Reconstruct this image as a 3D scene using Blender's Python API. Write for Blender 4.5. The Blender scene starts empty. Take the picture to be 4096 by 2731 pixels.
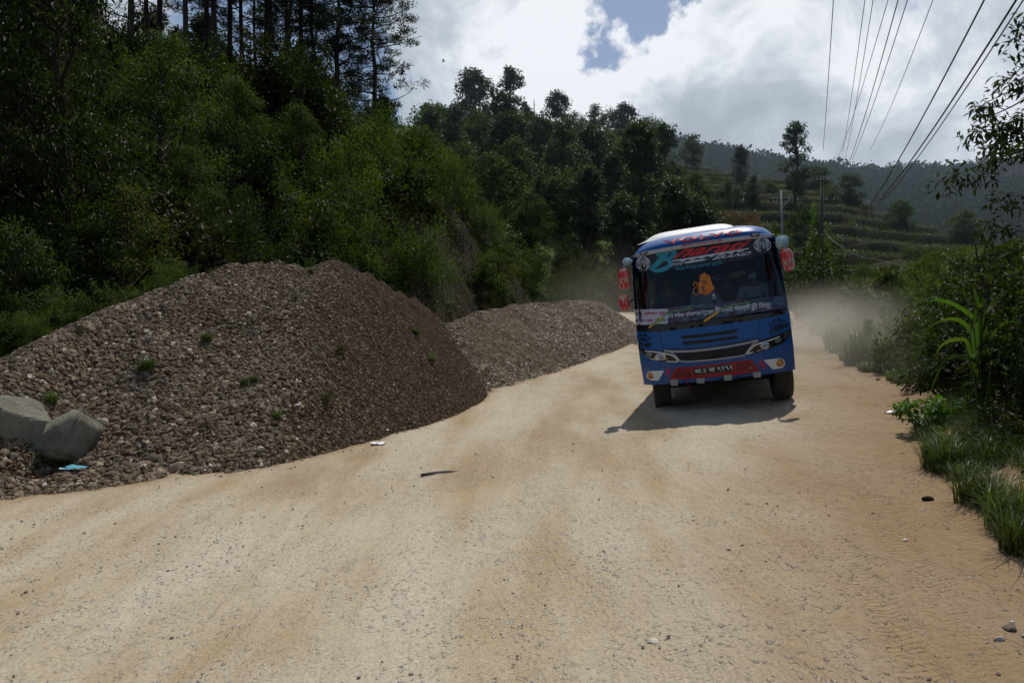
import bpy, bmesh, math, random
import numpy as np
from mathutils import Vector, Matrix
from mathutils.geometry import delaunay_2d_cdt

random.seed(7); RNG = np.random.default_rng(7)
sc = bpy.context.scene
col = sc.collection
EYE = 1.75
F = 750.0
TH = math.atan(8.9 / F)

# ------------------------------------------------------------------ helpers
def new_mesh_object(name, verts, faces, mats, parent=None, smooth=False, attr=None, face_mat=None):
    """verts (N,3); faces either (M,k) array or list; attr {name: per-face float}"""
    me = bpy.data.meshes.new(name)
    verts = np.asarray(verts, dtype=np.float32)
    if isinstance(faces, np.ndarray):
        k = faces.shape[1]; M = len(faces)
        me.vertices.add(len(verts)); me.vertices.foreach_set('co', verts.ravel())
        me.loops.add(M * k); me.loops.foreach_set('vertex_index', faces.astype(np.int32).ravel())
        me.polygons.add(M)
        me.polygons.foreach_set('loop_start', np.arange(0, M * k, k, dtype=np.int32))
        me.polygons.foreach_set('loop_total', np.full(M, k, dtype=np.int32))
        me.update(calc_edges=True)
    else:
        me.from_pydata([tuple(map(float, v)) for v in verts], [], [list(map(int, f)) for f in faces])
    n = len(me.polygons)
    me.polygons.foreach_set('use_smooth', np.full(n, smooth, dtype=bool))
    if attr:
        for a, vals in attr.items():
            vals = np.asarray(vals, dtype=np.float32)
            dom = 'POINT' if len(vals) == len(me.vertices) and len(vals) != n else 'FACE'
            at = me.attributes.new(a, 'FLOAT', dom); at.data.foreach_set('value', vals)
    if face_mat is not None:
        me.polygons.foreach_set('material_index', np.asarray(face_mat, dtype=np.int32))
    if not isinstance(mats, (list, tuple)): mats = [mats]
    for m in mats: me.materials.append(m)
    me.update()
    o = bpy.data.objects.new(name, me); col.objects.link(o)
    if parent is not None: o.parent = parent
    return o

def tag(o, label=None, cat=None, group=None, kind=None):
    if label: o['label'] = label
    if cat: o['category'] = cat
    if group: o['group'] = group
    if kind: o['kind'] = kind
    return o

def empty(name, loc=(0, 0, 0), rz=0, parent=None):
    o = bpy.data.objects.new(name, None); col.objects.link(o)
    o.empty_display_size = 0.2
    o.location = loc; o.rotation_euler = (0, 0, rz)
    if parent: o.parent = parent
    return o

def dup(root, loc, rot=(0, 0, 0), scale=(1, 1, 1), label=None, group=None, cat=None):
    r = root.copy(); col.objects.link(r)
    r.location = loc; r.rotation_euler = rot; r.scale = scale
    if label: r['label'] = label
    if group: r['group'] = group
    if cat: r['category'] = cat
    for ch in root.children:
        c = ch.copy(); col.objects.link(c); c.parent = r
    return r

def purge(root):
    for ch in list(root.children): bpy.data.objects.remove(ch)
    bpy.data.objects.remove(root)

# numpy value noise -------------------------------------------------
_perm = RNG.random((256, 256)).astype(np.float64)
def vnoise(x, y):
    xi = np.floor(x).astype(int); yi = np.floor(y).astype(int)
    fx = x - xi; fy = y - yi
    fx = fx * fx * (3 - 2 * fx); fy = fy * fy * (3 - 2 * fy)
    a = _perm[xi & 255, yi & 255]; b = _perm[(xi + 1) & 255, yi & 255]
    c = _perm[xi & 255, (yi + 1) & 255]; d = _perm[(xi + 1) & 255, (yi + 1) & 255]
    return (a * (1 - fx) + b * fx) * (1 - fy) + (c * (1 - fx) + d * fx) * fy - 0.5
def fbm(x, y, o=4):
    s = 0; a = 1.0
    for i in range(o):
        s = s + a * vnoise(x + 17.3 * i, y + 9.1 * i); x = x * 2.03; y = y * 2.03; a *= 0.5
    return s

def seg_dist(x, y, pts):
    """distance to polyline"""
    best = np.full(np.shape(x), 1e9)
    for (x0, y0), (x1, y1) in zip(pts[:-1], pts[1:]):
        dx, dy = x1 - x0, y1 - y0; L = dx * dx + dy * dy
        t = np.clip(((x - x0) * dx + (y - y0) * dy) / L, 0, 1)
        best = np.minimum(best, np.hypot(x - x0 - t * dx, y - y0 - t * dy))
    return best
def inside(x, y, poly):
    r = np.zeros(np.shape(x), bool)
    n = len(poly)
    for i in range(n):
        x0, y0 = poly[i]; x1, y1 = poly[(i + 1) % n]
        c = ((y0 > y) != (y1 > y)) & (x < (x1 - x0) * (y - y0) / ((y1 - y0) if y1 != y0 else 1e-9) + x0)
        r ^= c
    return r
def sstep(a, b, x):
    t = np.clip((x - a) / (b - a), 0, 1); return t * t * (3 - 2 * t)

# ------------------------------------------------------------------ terrain functions (world z)
FOOT = [(-24, -6), (-16, 3), (-12, 8.5), (-9.6, 13), (-6.8, 18.5), (-2.9, 27), (-.3, 38), (1.9, 45), (1.2, 55), (-5, 66), (-26, 84)]
HILL_POLY = FOOT + [(-150, 120), (-150, -20)]
RIGHT = [(2.2, -4), (2.35, 2), (3.10, 4.6), (3.45, 5.7), (3.72, 6.7), (4.2, 7.9), (4.95, 9.4), (6.3, 12), (8.7, 20), (13, 32), (19, 52), (24, 80), (24, 140)]
def xr(y):
    return np.interp(y, [p[1] for p in RIGHT], [p[0] for p in RIGHT])
def base(x, y):
    b = np.where(x > 0, .12 * np.minimum(x, 7), .02 * x) + .03 * np.maximum(x - 7, 0)
    z = -1.28 - .30 + b
    z = z + .015 * (np.minimum(y, 17) - 12.85) + .062 * np.clip(y - 17, 0, 60) + .02 * np.maximum(y - 77, 0)
    return z + EYE
def ground(x, y):
    x = np.asarray(x, float); y = np.asarray(y, float)
    z = base(x, y)
    d = seg_dist(x, y, FOOT); s = np.where(inside(x, y, HILL_POLY), d, 0)
    k = sstep(19, 40, y)
    A = 4.4 + 4.8 * k; L = 4 + 1.0 * k; T = .25 + .15 * k
    h = A * (1 - np.exp(-s / L)) + (T * .78) * np.minimum(s, 20) + .1 * np.maximum(s - 22, 0)
    rough = sstep(0, 3, s)
    h = h + rough * (.9 * fbm(x * .25, y * .25, 4) + .5 * fbm(x * .9 + 5, y * .9, 3))
    z = z + np.where(s > 0, h, 0)
    r = x - xr(y)
    rr = np.maximum(r - .8, 0)
    z = z + np.where(rr > 0, (.10 + .14 * sstep(20, 50, y)) * np.minimum(rr, 14), 0) * 1.0
    z = z + sstep(.3, 2.5, r) * (.18 * fbm(x * .8, y * .8, 3) + .5 * sstep(12, 30, y) * fbm(x * .22, y * .22, 3))
    z = z - .9 * sstep(16, 40, r)
    return z
# big hill behind (terraced on its right part)
EL = [(300, 120), (440, 128), (480, 122), (520, 124), (560, 142), (600, 150), (640, 160), (700, 170), (760, 180), (800, 187), (840, 194), (880, 214), (920, 229), (960, 238), (1000, 246), (1060, 256), (1300, 270)]
def mid(x, y, terr=True):
    x = np.asarray(x, float); y = np.asarray(y, float)
    t = x / y; px = 512 + t * F
    E = np.interp(px, [e[0] for e in EL], [(332.5 - e[1]) / F for e in EL])
    yc = np.interp(px, [600, 900, 1100], [150, 105, 85])
    y0 = 48.
    u = np.clip((y - y0) / (yc - y0), 0, 1)
    z0 = 0.2
    z = z0 + (E * yc + EYE - z0) * u ** .85 + 2.2 * fbm(x * .05, y * .05, 3) * u * (1 - u) * 3
    z = z - .30 * np.maximum(y - yc, 0)
    if terr:
        w = sstep(610, 680, px) * (u < 1)
        st = 2.1
        zz = z + 1.2 * fbm(x * .02, y * .02, 2)
        f = zz / st - np.floor(zz / st)
        q = (np.floor(zz / st) + sstep(.0, .25, f)) * st - 1.2 * fbm(x * .02, y * .02, 2)
        z = z * (1 - w) + (q - st * .5 + f * .5) * w
    return z
def px_t(px): return (px - 512) / F
def at_px(px, py, d):
    """a point on the ray through a picture position at depth d (used for surveying things into the site plan)"""
    u = (341 - py) / F; t = (px - 512) / F
    yy = math.cos(TH) + u * math.sin(TH); zz = -math.sin(TH) + u * math.cos(TH)
    return Vector((t / yy * d, d, EYE + zz / yy * d))
def on_ground(px, py, fn=ground, d0=3., d1=200.):
    prev = None
    for d in np.geomspace(d0, d1, 500):
        p = at_px(px, py, d)
        if p.z <= float(fn(p.x, p.y)): return p
    return p

# ------------------------------------------------------------------ material helpers
def mat(name):
    m = bpy.data.materials.new(name); m.use_nodes = True
    nt = m.node_tree; nt.nodes.clear()
    out = nt.nodes.new('ShaderNodeOutputMaterial')
    return m, nt, out
def N(nt, t, **kw):
    n = nt.nodes.new(t)
    for k, v in kw.items():
        if k in n.inputs: n.inputs[k].default_value = v
        else: setattr(n, k, v)
    return n
def L(nt, a, b): nt.links.new(a, b)
def simple(name, c, rough=.5, metal=0., spec=.5, bump=0., scale=30., var=.0, emit=None, coat=0.):
    m, nt, out = mat(name)
    p = N(nt, 'ShaderNodeBsdfPrincipled'); p.inputs['Base Color'].default_value = (*c, 1)
    p.inputs['Roughness'].default_value = rough; p.inputs['Metallic'].default_value = metal
    p.inputs['Specular IOR Level'].default_value = spec; p.inputs['Coat Weight'].default_value = coat
    L(nt, p.outputs[0], out.inputs[0])
    tc = N(nt, 'ShaderNodeTexCoord')
    no = N(nt, 'ShaderNodeTexNoise', Scale=scale, Detail=5.); L(nt, tc.outputs['Object'], no.inputs['Vector'])
    if var:
        r = N(nt, 'ShaderNodeMapRange'); r.inputs[1].default_value = .3; r.inputs[2].default_value = .7
        r.inputs[3].default_value = 1 - var; r.inputs[4].default_value = 1 + var
        L(nt, no.outputs[0], r.inputs[0])
        mx = N(nt, 'ShaderNodeVectorMath', operation='SCALE'); mx.inputs[0].default_value = c
        L(nt, r.outputs[0], mx.inputs['Scale']); L(nt, mx.outputs[0], p.inputs['Base Color'])
    if bump:
        b = N(nt, 'ShaderNodeBump', Strength=bump, Distance=.02); L(nt, no.outputs[0], b.inputs['Height']); L(nt, b.outputs[0], p.inputs['Normal'])
    if emit: p.inputs['Emission Color'].default_value = (*c, 1); p.inputs['Emission Strength'].default_value = emit
    return m
def ramp(nt, fac, stops):
    r = nt.nodes.new('ShaderNodeValToRGB')
    e = r.color_ramp.elements
    while len(e) < len(stops): e.new(.5)
    for el, (p, c) in zip(e, stops): el.position = p; el.color = (*c, 1)
    L(nt, fac, r.inputs[0]); return r
def leafmat(name, dark, light, trans=.35, rough=.42, hvar=.25, haze=None, spec=.5):
    m, nt, out = mat(name)
    at = N(nt, 'ShaderNodeAttribute', attribute_name='rnd')
    oi = N(nt, 'ShaderNodeObjectInfo')
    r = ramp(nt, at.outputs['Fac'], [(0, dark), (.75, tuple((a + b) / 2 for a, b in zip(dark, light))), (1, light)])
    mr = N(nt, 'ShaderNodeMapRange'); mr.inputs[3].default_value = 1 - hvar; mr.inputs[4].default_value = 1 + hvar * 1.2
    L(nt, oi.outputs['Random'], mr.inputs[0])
    hs = N(nt, 'ShaderNodeHueSaturation'); L(nt, r.outputs[0], hs.inputs['Color']); L(nt, mr.outputs[0], hs.inputs['Value'])
    mr2 = N(nt, 'ShaderNodeMapRange'); mr2.inputs[3].default_value = .475; mr2.inputs[4].default_value = .515
    mu = N(nt, 'ShaderNodeMath', operation='FRACT'); mm = N(nt, 'ShaderNodeMath', operation='MULTIPLY'); mm.inputs[1].default_value = 13.7
    L(nt, oi.outputs['Random'], mm.inputs[0]); L(nt, mm.outputs[0], mu.inputs[0]); L(nt, mu.outputs[0], mr2.inputs[0]); L(nt, mr2.outputs[0], hs.inputs['Hue'])
    p = N(nt, 'ShaderNodeBsdfPrincipled', Roughness=rough); p.inputs['Specular IOR Level'].default_value = spec
    L(nt, hs.outputs[0], p.inputs['Base Color'])
    t = N(nt, 'ShaderNodeBsdfTranslucent')
    tm = N(nt, 'ShaderNodeMixRGB', blend_type='MULTIPLY'); tm.inputs[0].default_value = 1; tm.inputs[2].default_value = (1.15, 1.25, .45, 1)
    L(nt, hs.outputs[0], tm.inputs[1]); L(nt, tm.outputs[0], t.inputs[0])
    mx = N(nt, 'ShaderNodeMixShader'); mx.inputs[0].default_value = trans
    L(nt, p.outputs[0], mx.inputs[1]); L(nt, t.outputs[0], mx.inputs[2])
    L(nt, mx.outputs[0], out.inputs[0])
    return m

# ------------------------------------------------------------------ surface materials
def m_road():
    m, nt, out = mat('dusty_road')
    g = N(nt, 'ShaderNodeNewGeometry')
    mp = N(nt, 'ShaderNodeMapping'); mp.inputs['Rotation'].default_value = (0, 0, math.radians(24)); mp.inputs['Scale'].default_value = (1, .22, 1)
    L(nt, g.outputs['Position'], mp.inputs[0])
    n1 = N(nt, 'ShaderNodeTexNoise', Scale=.9, Detail=6., Roughness=.6); L(nt, mp.outputs[0], n1.inputs['Vector'])
    r1 = ramp(nt, n1.outputs[0], [(.33, (.290, .215, .130)), (.44, (.360, .283, .186)), (.52, (.41, .345, .252)), (.62, (.45, .395, .305))])
    # speckled stones set in the dust
    v = N(nt, 'ShaderNodeTexVoronoi', Scale=26.); v.feature = 'F1'
    mp2 = N(nt, 'ShaderNodeMapping'); mp2.inputs['Rotation'].default_value = (0, 0, math.radians(24)); mp2.inputs['Scale'].default_value = (1, .7, 1)
    nw = N(nt, 'ShaderNodeTexNoise', Scale=9., Detail=2.)
    L(nt, g.outputs['Position'], nw.inputs['Vector'])
    ad = N(nt, 'ShaderNodeVectorMath', operation='MULTIPLY_ADD'); ad.inputs[1].default_value = (.12, .12, .12)
    L(nt, nw.outputs['Color'], ad.inputs[0]); L(nt, g.outputs['Position'], ad.inputs[2])
    L(nt, ad.outputs[0], mp2.inputs[0]); L(nt, mp2.outputs[0], v.inputs['Vector'])
    r2 = ramp(nt, v.outputs['Distance'], [(.22, (1, 1, 1)), (.36, (0, 0, 0))])
    n2 = N(nt, 'ShaderNodeTexNoise', Scale=1.1, Detail=4.); L(nt, g.outputs['Position'], n2.inputs['Vector'])
    r3 = ramp(nt, n2.outputs[0], [(.36, (0.08, 0.08, 0.08)), (.56, (1, 1, 1))])
    mk = N(nt, 'ShaderNodeMath', operation='MULTIPLY'); L(nt, r2.outputs[0], mk.inputs[0]); L(nt, r3.outputs[0], mk.inputs[1])
    sp = N(nt, 'ShaderNodeSeparateColor'); L(nt, v.outputs['Color'], sp.inputs[0])
    st = ramp(nt, sp.outputs[0], [(0, (.20, .20, .19)), (.4, (.40, .385, .35)), (.8, (.47, .44, .38)), (1, (.28, .21, .15))])
    mx = N(nt, 'ShaderNodeMixRGB'); L(nt, mk.outputs[0], mx.inputs[0]); L(nt, r1.outputs[0], mx.inputs[1]); L(nt, st.outputs[0], mx.inputs[2])
    # fine grain
    n3 = N(nt, 'ShaderNodeTexNoise', Scale=55., Detail=6., Roughness=.75); L(nt, g.outputs['Position'], n3.inputs['Vector'])
    r4 = ramp(nt, n3.outputs[0], [(.30, (.52, .49, .45)), (.42, (.92, .91, .89)), (.55, (1.02, 1.02, 1.01)), (.70, (1.16, 1.15, 1.12))])
    mg = N(nt, 'ShaderNodeMixRGB', blend_type='MULTIPLY'); mg.inputs[0].default_value = 1
    L(nt, mx.outputs[0], mg.inputs[1]); L(nt, r4.outputs[0], mg.inputs[2])
    # browner soil to the sides
    at = N(nt, 'ShaderNodeAttribute', attribute_name='side')
    ms = N(nt, 'ShaderNodeMixRGB'); ms.inputs[2].default_value = (.225, .148, .080, 1)
    mh = N(nt, 'ShaderNodeMath', operation='MULTIPLY'); mh.inputs[1].default_value = .9
    L(nt, at.outputs['Fac'], mh.inputs[0]); L(nt, mh.outputs[0], ms.inputs[0]); L(nt, mg.outputs[0], ms.inputs[1])
    mg2 = N(nt, 'ShaderNodeMixRGB', blend_type='MULTIPLY'); mg2.inputs[0].default_value = .6
    L(nt, ms.outputs[0], mg2.inputs[1]); L(nt, r4.outputs[0], mg2.inputs[2])
    p = N(nt, 'ShaderNodeBsdfPrincipled', Roughness=.95); p.inputs['Specular IOR Level'].default_value = .15
    L(nt, mg2.outputs[0], p.inputs['Base Color'])
    # bump: grain + stones + streaks + tyre treads
    b1 = N(nt, 'ShaderNodeBump', Strength=.55, Distance=.012); L(nt, n3.outputs[0], b1.inputs['Height'])
    b2 = N(nt, 'ShaderNodeBump', Strength=.7, Distance=.018); L(nt, mk.outputs[0], b2.inputs['Height']); L(nt, b1.outputs[0], b2.inputs['Normal'])
    n4 = N(nt, 'ShaderNodeTexNoise', Scale=7., Detail=5., Roughness=.65); L(nt, mp.outputs[0], n4.inputs['Vector'])
    b3 = N(nt, 'ShaderNodeBump', Strength=.8, Distance=.06); L(nt, n4.outputs[0], b3.inputs['Height']); L(nt, b2.outputs[0], b3.inputs['Normal'])
    tr = N(nt, 'ShaderNodeAttribute', attribute_name='track')
    wv = N(nt, 'ShaderNodeTexWave', Scale=6.5, Distortion=7.); wv.bands_direction = 'Y'; L(nt, g.outputs['Position'], wv.inputs['Vector'])
    mt = N(nt, 'ShaderNodeMath', operation='MULTIPLY'); L(nt, tr.outputs['Fac'], mt.inputs[0]); L(nt, wv.outputs[1], mt.inputs[1])
    b4 = N(nt, 'ShaderNodeBump', Strength=.4, Distance=.013); L(nt, mt.outputs[0], b4.inputs['Height']); L(nt, b3.outputs[0], b4.inputs['Normal'])
    L(nt, b4.outputs[0], p.inputs['Normal'])
    L(nt, p.outputs[0], out.inputs[0])
    return m
def m_soil(name, c1, c2, c3, scale=1.2, flat=None):
    m, nt, out = mat(name)
    g = N(nt, 'ShaderNodeNewGeometry')
    n1 = N(nt, 'ShaderNodeTexNoise', Scale=scale, Detail=9., Roughness=.7); L(nt, g.outputs['Position'], n1.inputs['Vector'])
    r = ramp(nt, n1.outputs[0], [(.32, c1), (.5, c2), (.68, c3)])
    cc = r.outputs[0]
    if flat:
        sx = N(nt, 'ShaderNodeSeparateXYZ'); L(nt, g.outputs['Normal'], sx.inputs[0])
        rr = ramp(nt, sx.outputs[2], [(.80, (0, 0, 0)), (.93, (1, 1, 1))])
        n5 = N(nt, 'ShaderNodeTexNoise', Scale=.5, Detail=5.); L(nt, g.outputs['Position'], n5.inputs['Vector'])
        gr = ramp(nt, n5.outputs[0], [(.35, flat[0]), (.65, flat[1])])
        mx = N(nt, 'ShaderNodeMixRGB'); L(nt, rr.outputs[0], mx.inputs[0]); L(nt, cc, mx.inputs[1]); L(nt, gr.outputs[0], mx.inputs[2]); cc = mx.outputs[0]
    p = N(nt, 'ShaderNodeBsdfPrincipled', Roughness=.95); p.inputs['Specular IOR Level'].default_value = .1
    L(nt, cc, p.inputs['Base Color'])
    n3 = N(nt, 'ShaderNodeTexNoise', Scale=scale * 8, Detail=7., Roughness=.75); L(nt, g.outputs['Position'], n3.inputs['Vector'])
    b = N(nt, 'ShaderNodeBump', Strength=.9, Distance=.12); L(nt, n3.outputs[0], b.inputs['Height']); L(nt, b.outputs[0], p.inputs['Normal'])
    L(nt, p.outputs[0], out.inputs[0]); return m
def m_stone(name, stops, rough=.85):
    m, nt, out = mat(name)
    at = N(nt, 'ShaderNodeAttribute', attribute_name='rnd')
    r = ramp(nt, at.outputs['Fac'], stops)
    tc = N(nt, 'ShaderNodeNewGeometry')
    no = N(nt, 'ShaderNodeTexNoise', Scale=40., Detail=4.); L(nt, tc.outputs['Position'], no.inputs['Vector'])
    r4 = ramp(nt, no.outputs[0], [(.35, (.75, .75, .75)), (.65, (1.15, 1.15, 1.15))])
    mg = N(nt, 'ShaderNodeMixRGB', blend_type='MULTIPLY'); mg.inputs[0].default_value = 1; L(nt, r.outputs[0], mg.inputs[1]); L(nt, r4.outputs[0], mg.inputs[2])
    p = N(nt, 'ShaderNodeBsdfPrincipled', Roughness=rough); p.inputs['Specular IOR Level'].default_value = .25
    L(nt, mg.outputs[0], p.inputs['Base Color'])
    b = N(nt, 'ShaderNodeBump', Strength=.5, Distance=.01); L(nt, no.outputs[0], b.inputs['Height']); L(nt, b.outputs[0], p.inputs['Normal'])
    L(nt, p.outputs[0], out.inputs[0]); return m

M = {}
M['road'] = m_road()
M['soil'] = m_soil('earth_soil', (.045, .030, .016), (.085, .056, .030), (.12, .085, .048), 1.6)
M['hillsoil'] = m_soil('dark_slope_soil', (.012, .012, .007), (.028, .022, .012), (.050, .036, .020), 1.3)
M['terr'] = m_soil('terrace_soil', (.014, .014, .006), (.030, .028, .012), (.055, .046, .02), .5, ((.05, .08, .018), (.12, .17, .035)))
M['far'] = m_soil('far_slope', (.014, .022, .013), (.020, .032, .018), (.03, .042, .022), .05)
M['heap'] = m_soil('gravel_fines', (.028, .016, .008), (.062, .037, .019), (.110, .072, .040), 5.)
M['heap2'] = m_soil('sunlit_gravel_fines', (.07, .046, .026), (.15, .105, .065), (.23, .17, .11), 5.)  # paler copy of the fines: sunlight on the flat top put into the colour
M['stone'] = m_stone('heap_stone', [(0, (.030, .020, .012)), (.25, (.080, .052, .031)), (.5, (.145, .098, .061)), (.68, (.155, .130, .100)), (.85, (.26, .20, .13)), (1, (.48, .42, .34))])
M['pebble'] = m_stone('road_pebble', [(0, (.07, .05, .035)), (.25, (.20, .16, .12)), (.5, (.33, .31, .28)), (1, (.52, .48, .42))])
M['rock'] = m_soil('boulder_rock', (.20, .19, .145), (.33, .31, .245), (.44, .42, .34), 3.5)

# ------------------------------------------------------------------ the ground grid
def road_mask(x, y):
    n = .35 * fbm(x * .6 + 3, y * .6, 4)
    r = xr(y) + 0.55 - x + n * 1.3                              # >0 left of right edge
    dl = np.where(inside(x, y, HILL_POLY), -1, 1) * seg_dist(x, y, FOOT) - 1.0 + n
    return np.minimum(r, np.minimum(dl, 3.))
def build_ground():
    th = np.radians(np.concatenate([np.linspace(-75, -40, 60, endpoint=False), np.linspace(-40, 40, 640, endpoint=False), np.linspace(40, 80, 60)]))
    r = np.concatenate([[.3, .8, 1.3], np.geomspace(1.8, 30, 520), np.geomspace(30.2, 130, 170)])
    R_, T_ = np.meshgrid(r, th, indexing='ij')
    x = R_ * np.sin(T_); y = R_ * np.cos(T_)
    z = ground(x, y)
    rm = road_mask(x, y)
    on = sstep(0, 1., rm)
    # long shallow ruts along the road and lumpy surface
    a = math.radians(24); u = x * math.cos(a) - y * math.sin(a); v = x * math.sin(a) + y * math.cos(a)
    z = z + on * (.045 * fbm(u * .9, v * .16, 4) + .030 * fbm(u * 3.2 + 4, v * .5, 4) + .016 * fbm(u * 6, v * 3, 4)) + .006 * fbm(x * 14, y * 14, 3)
    z = z + (1 - on) * .05 * fbm(x * 3, y * 3, 4)
    # crumbled right edge
    e = np.exp(-((x - xr(y) - .45) / .35) ** 2)
    z = z + e * (.22 * fbm(x * 2.4, y * 2.4, 5) + .07)
    nr, ncx = R_.shape
    idx = np.arange(nr * ncx).reshape(nr, ncx)
    f = np.stack([idx[:-1, :-1], idx[:-1, 1:], idx[1:, 1:], idx[1:, :-1]], -1).reshape(-1, 4)
    fm = rm.ravel()[f].mean(1) > 0
    V = np.stack([x, y, z], -1).reshape(-1, 3)
    side = np.clip(1 - sstep(.2, 3.4, xr(y) + .55 - x + .5 * fbm(x * .8, y * .8, 3)), 0, 1)
    side = np.maximum(side, (1 - sstep(1.4, 4.2, seg_dist(x, y, FOOT) + .9 * fbm(x * .5, y * .5, 3))) * .35)
    gh = z - np.maximum(heap1(x, y), heap2(x, y))
    side = np.maximum(side, np.exp(-np.maximum(gh, 0) / .10) * (x < 7) * (y < 36))
    # tyre tracks near the right edge
    tr = np.zeros_like(x)
    for off, w, g_ in ((.62, .12, 1.2), (.95, .10, 1.), (2.0, .13, .8)):
        c = xr(y) - off + .05 * np.sin(y * .8)
        tr += np.exp(-((x - c) / w) ** 4) * g_ * np.clip(.3 + 1.6 * fbm(x * .7 + off * 9, y * .5, 2) + .4, 0, 1)
    z2 = V[:, 2]; z2 -= .018 * np.clip(tr.ravel(), 0, 1)
    for nm, sel, mt, lab in (('dirt_road', fm, M['road'], 'dusty pale unpaved road with loose stones curving past the gravel heaps'), ('ground', ~fm, M['soil'], 'bare brown soil of the verge and the slope beside the road')):
        ff = f[sel]; used, inv = np.unique(ff, return_inverse=True)
        fmat = None; mats = [mt]
        if nm == 'ground':
            cx = V[ff].mean(1); mats = [M['soil'], M['hillsoil']]
            fmat = (inside(cx[:, 0], cx[:, 1], HILL_POLY) | (cx[:, 0] > xr(cx[:, 1]) + 2.0)).astype(int)
        o = new_mesh_object(nm, V[used], inv.reshape(-1, 4), mats, smooth=True, attr={'side': side.ravel()[used], 'track': tr.ravel()[used]}, face_mat=fmat)
        tag(o, lab, kind='structure')

def build_polar(name, fn, px0, px1, npx, y0, y1, ny, mt, label):
    px = np.linspace(px0, px1, npx); ys = np.geomspace(y0, y1, ny)
    Y, P = np.meshgrid(ys, px, indexing='ij'); X = (P - 512) / F * Y
    Z = fn(X, Y)
    idx = np.arange(Y.size).reshape(Y.shape)
    f = np.stack([idx[:-1, :-1], idx[:-1, 1:], idx[1:, 1:], idx[1:, :-1]], -1).reshape(-1, 4)
    o = new_mesh_object(name, np.stack([X, Y, Z], -1).reshape(-1, 3), f, mt, smooth=True)
    return tag(o, label, kind='structure')
build_polar('terraced_hill', mid, 250, 1400, 420, 48, 190, 420, M['terr'], 'dark hillside stepped with narrow farming terraces behind the bus')
FE = [(200, 150), (560, 150), (640, 146), (690, 156), (740, 166), (800, 176), (850, 181), (900, 182), (960, 182), (1000, 174), (1040, 167), (1300, 162)]
def far(x, y):
    px = 512 + x / y * F
    E = np.interp(px, [e[0] for e in FE], [(332.5 - e[1]) / F for e in FE])
    u = np.clip((y - 150) / 270, 0, 1)
    z = -6 + (E * 420 + 8) * u ** .9 + 9 * fbm(x * .012, y * .012, 4) * (1 - u) * u * 3
    return z - .3 * np.maximum(y - 420, 0)
build_polar('far_ridge', far, -100, 1700, 160, 150, 700, 110, M['far'], 'long wooded ridge in the hazy distance')
# a plain far ground sheet reaching the horizon
o = new_mesh_object('distant_ground', [(-4000, 300, -40), (4000, 300, -40), (4000, 6000, -40), (-4000, 6000, -40)], np.array([[0, 1, 2, 3]]), M['far']); tag(o, 'distant valley ground', kind='structure')
o = new_mesh_object('valley_ground', [(-3000, -1500, -3.5), (3000, -1500, -3.5), (3000, 160, -3.5), (-3000, 160, -3.5)], np.array([[0, 1, 2, 3]]), M['soil']); tag(o, 'low ground around the site', kind='structure')

# ------------------------------------------------------------------ stones
def rock_protos(n, sub=1):
    out = []
    for i in range(n):
        bm = bmesh.new(); bmesh.ops.create_icosphere(bm, subdivisions=sub, radius=1)
        v = np.array([x.co[:] for x in bm.verts]); f = np.array([[x.index for x in fc.verts] for fc in bm.faces]); bm.free()
        r = np.random.default_rng(i + 3)
        for _ in range(5):   # chop flat facets
            d = r.normal(size=3); d /= np.linalg.norm(d); c = r.uniform(.45, .8)
            s = v @ d; v = v - np.maximum(s - c, 0)[:, None] * d
        v *= r.uniform(.85, 1.15, (len(v), 1))
        out.append((v * np.array([1, r.uniform(.6, 1), r.uniform(.35, .65)]), f))
    return out
def scatter_stones(name, P, Nn, size, protos, mt, parent=None, rnd=None, flat=.6):
    """P points, Nn surface normals, size radii -> ONE mesh"""
    K = len(protos); n = len(P); r = np.random.default_rng(len(P))
    q = r.normal(size=(n, 3)); Nn = Nn / np.linalg.norm(Nn, axis=1, keepdims=True)
    up = Nn * (1 + flat * 2) + r.normal(size=(n, 3)) * .55; up /= np.linalg.norm(up, axis=1, keepdims=True)
    a = np.cross(up, q); a /= np.linalg.norm(a, axis=1, keepdims=True); b = np.cross(up, a)
    which = r.integers(0, K, n); Vs, Fs, At = [], [], []; off = 0
    rnd = r.random(n) if rnd is None else rnd
    for k in range(K):
        s = np.where(which == k)[0]; v, f = protos[k]
        vv = (v[None, :, 0:1] * a[s][:, None] + v[None, :, 1:2] * b[s][:, None] + v[None, :, 2:3] * up[s][:, None]) * size[s][:, None, None] + P[s][:, None]
        Vs.append(vv.reshape(-1, 3)); Fs.append((f[None] + (np.arange(len(s)) * len(v))[:, None, None]).reshape(-1, 3) + off)
        At.append(np.repeat(rnd[s], len(f))); off += len(s) * len(v)
    return new_mesh_object(name, np.concatenate(Vs), np.concatenate(Fs), mt, parent, attr={'rnd': np.concatenate(At)})
RP = rock_protos(10)

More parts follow.
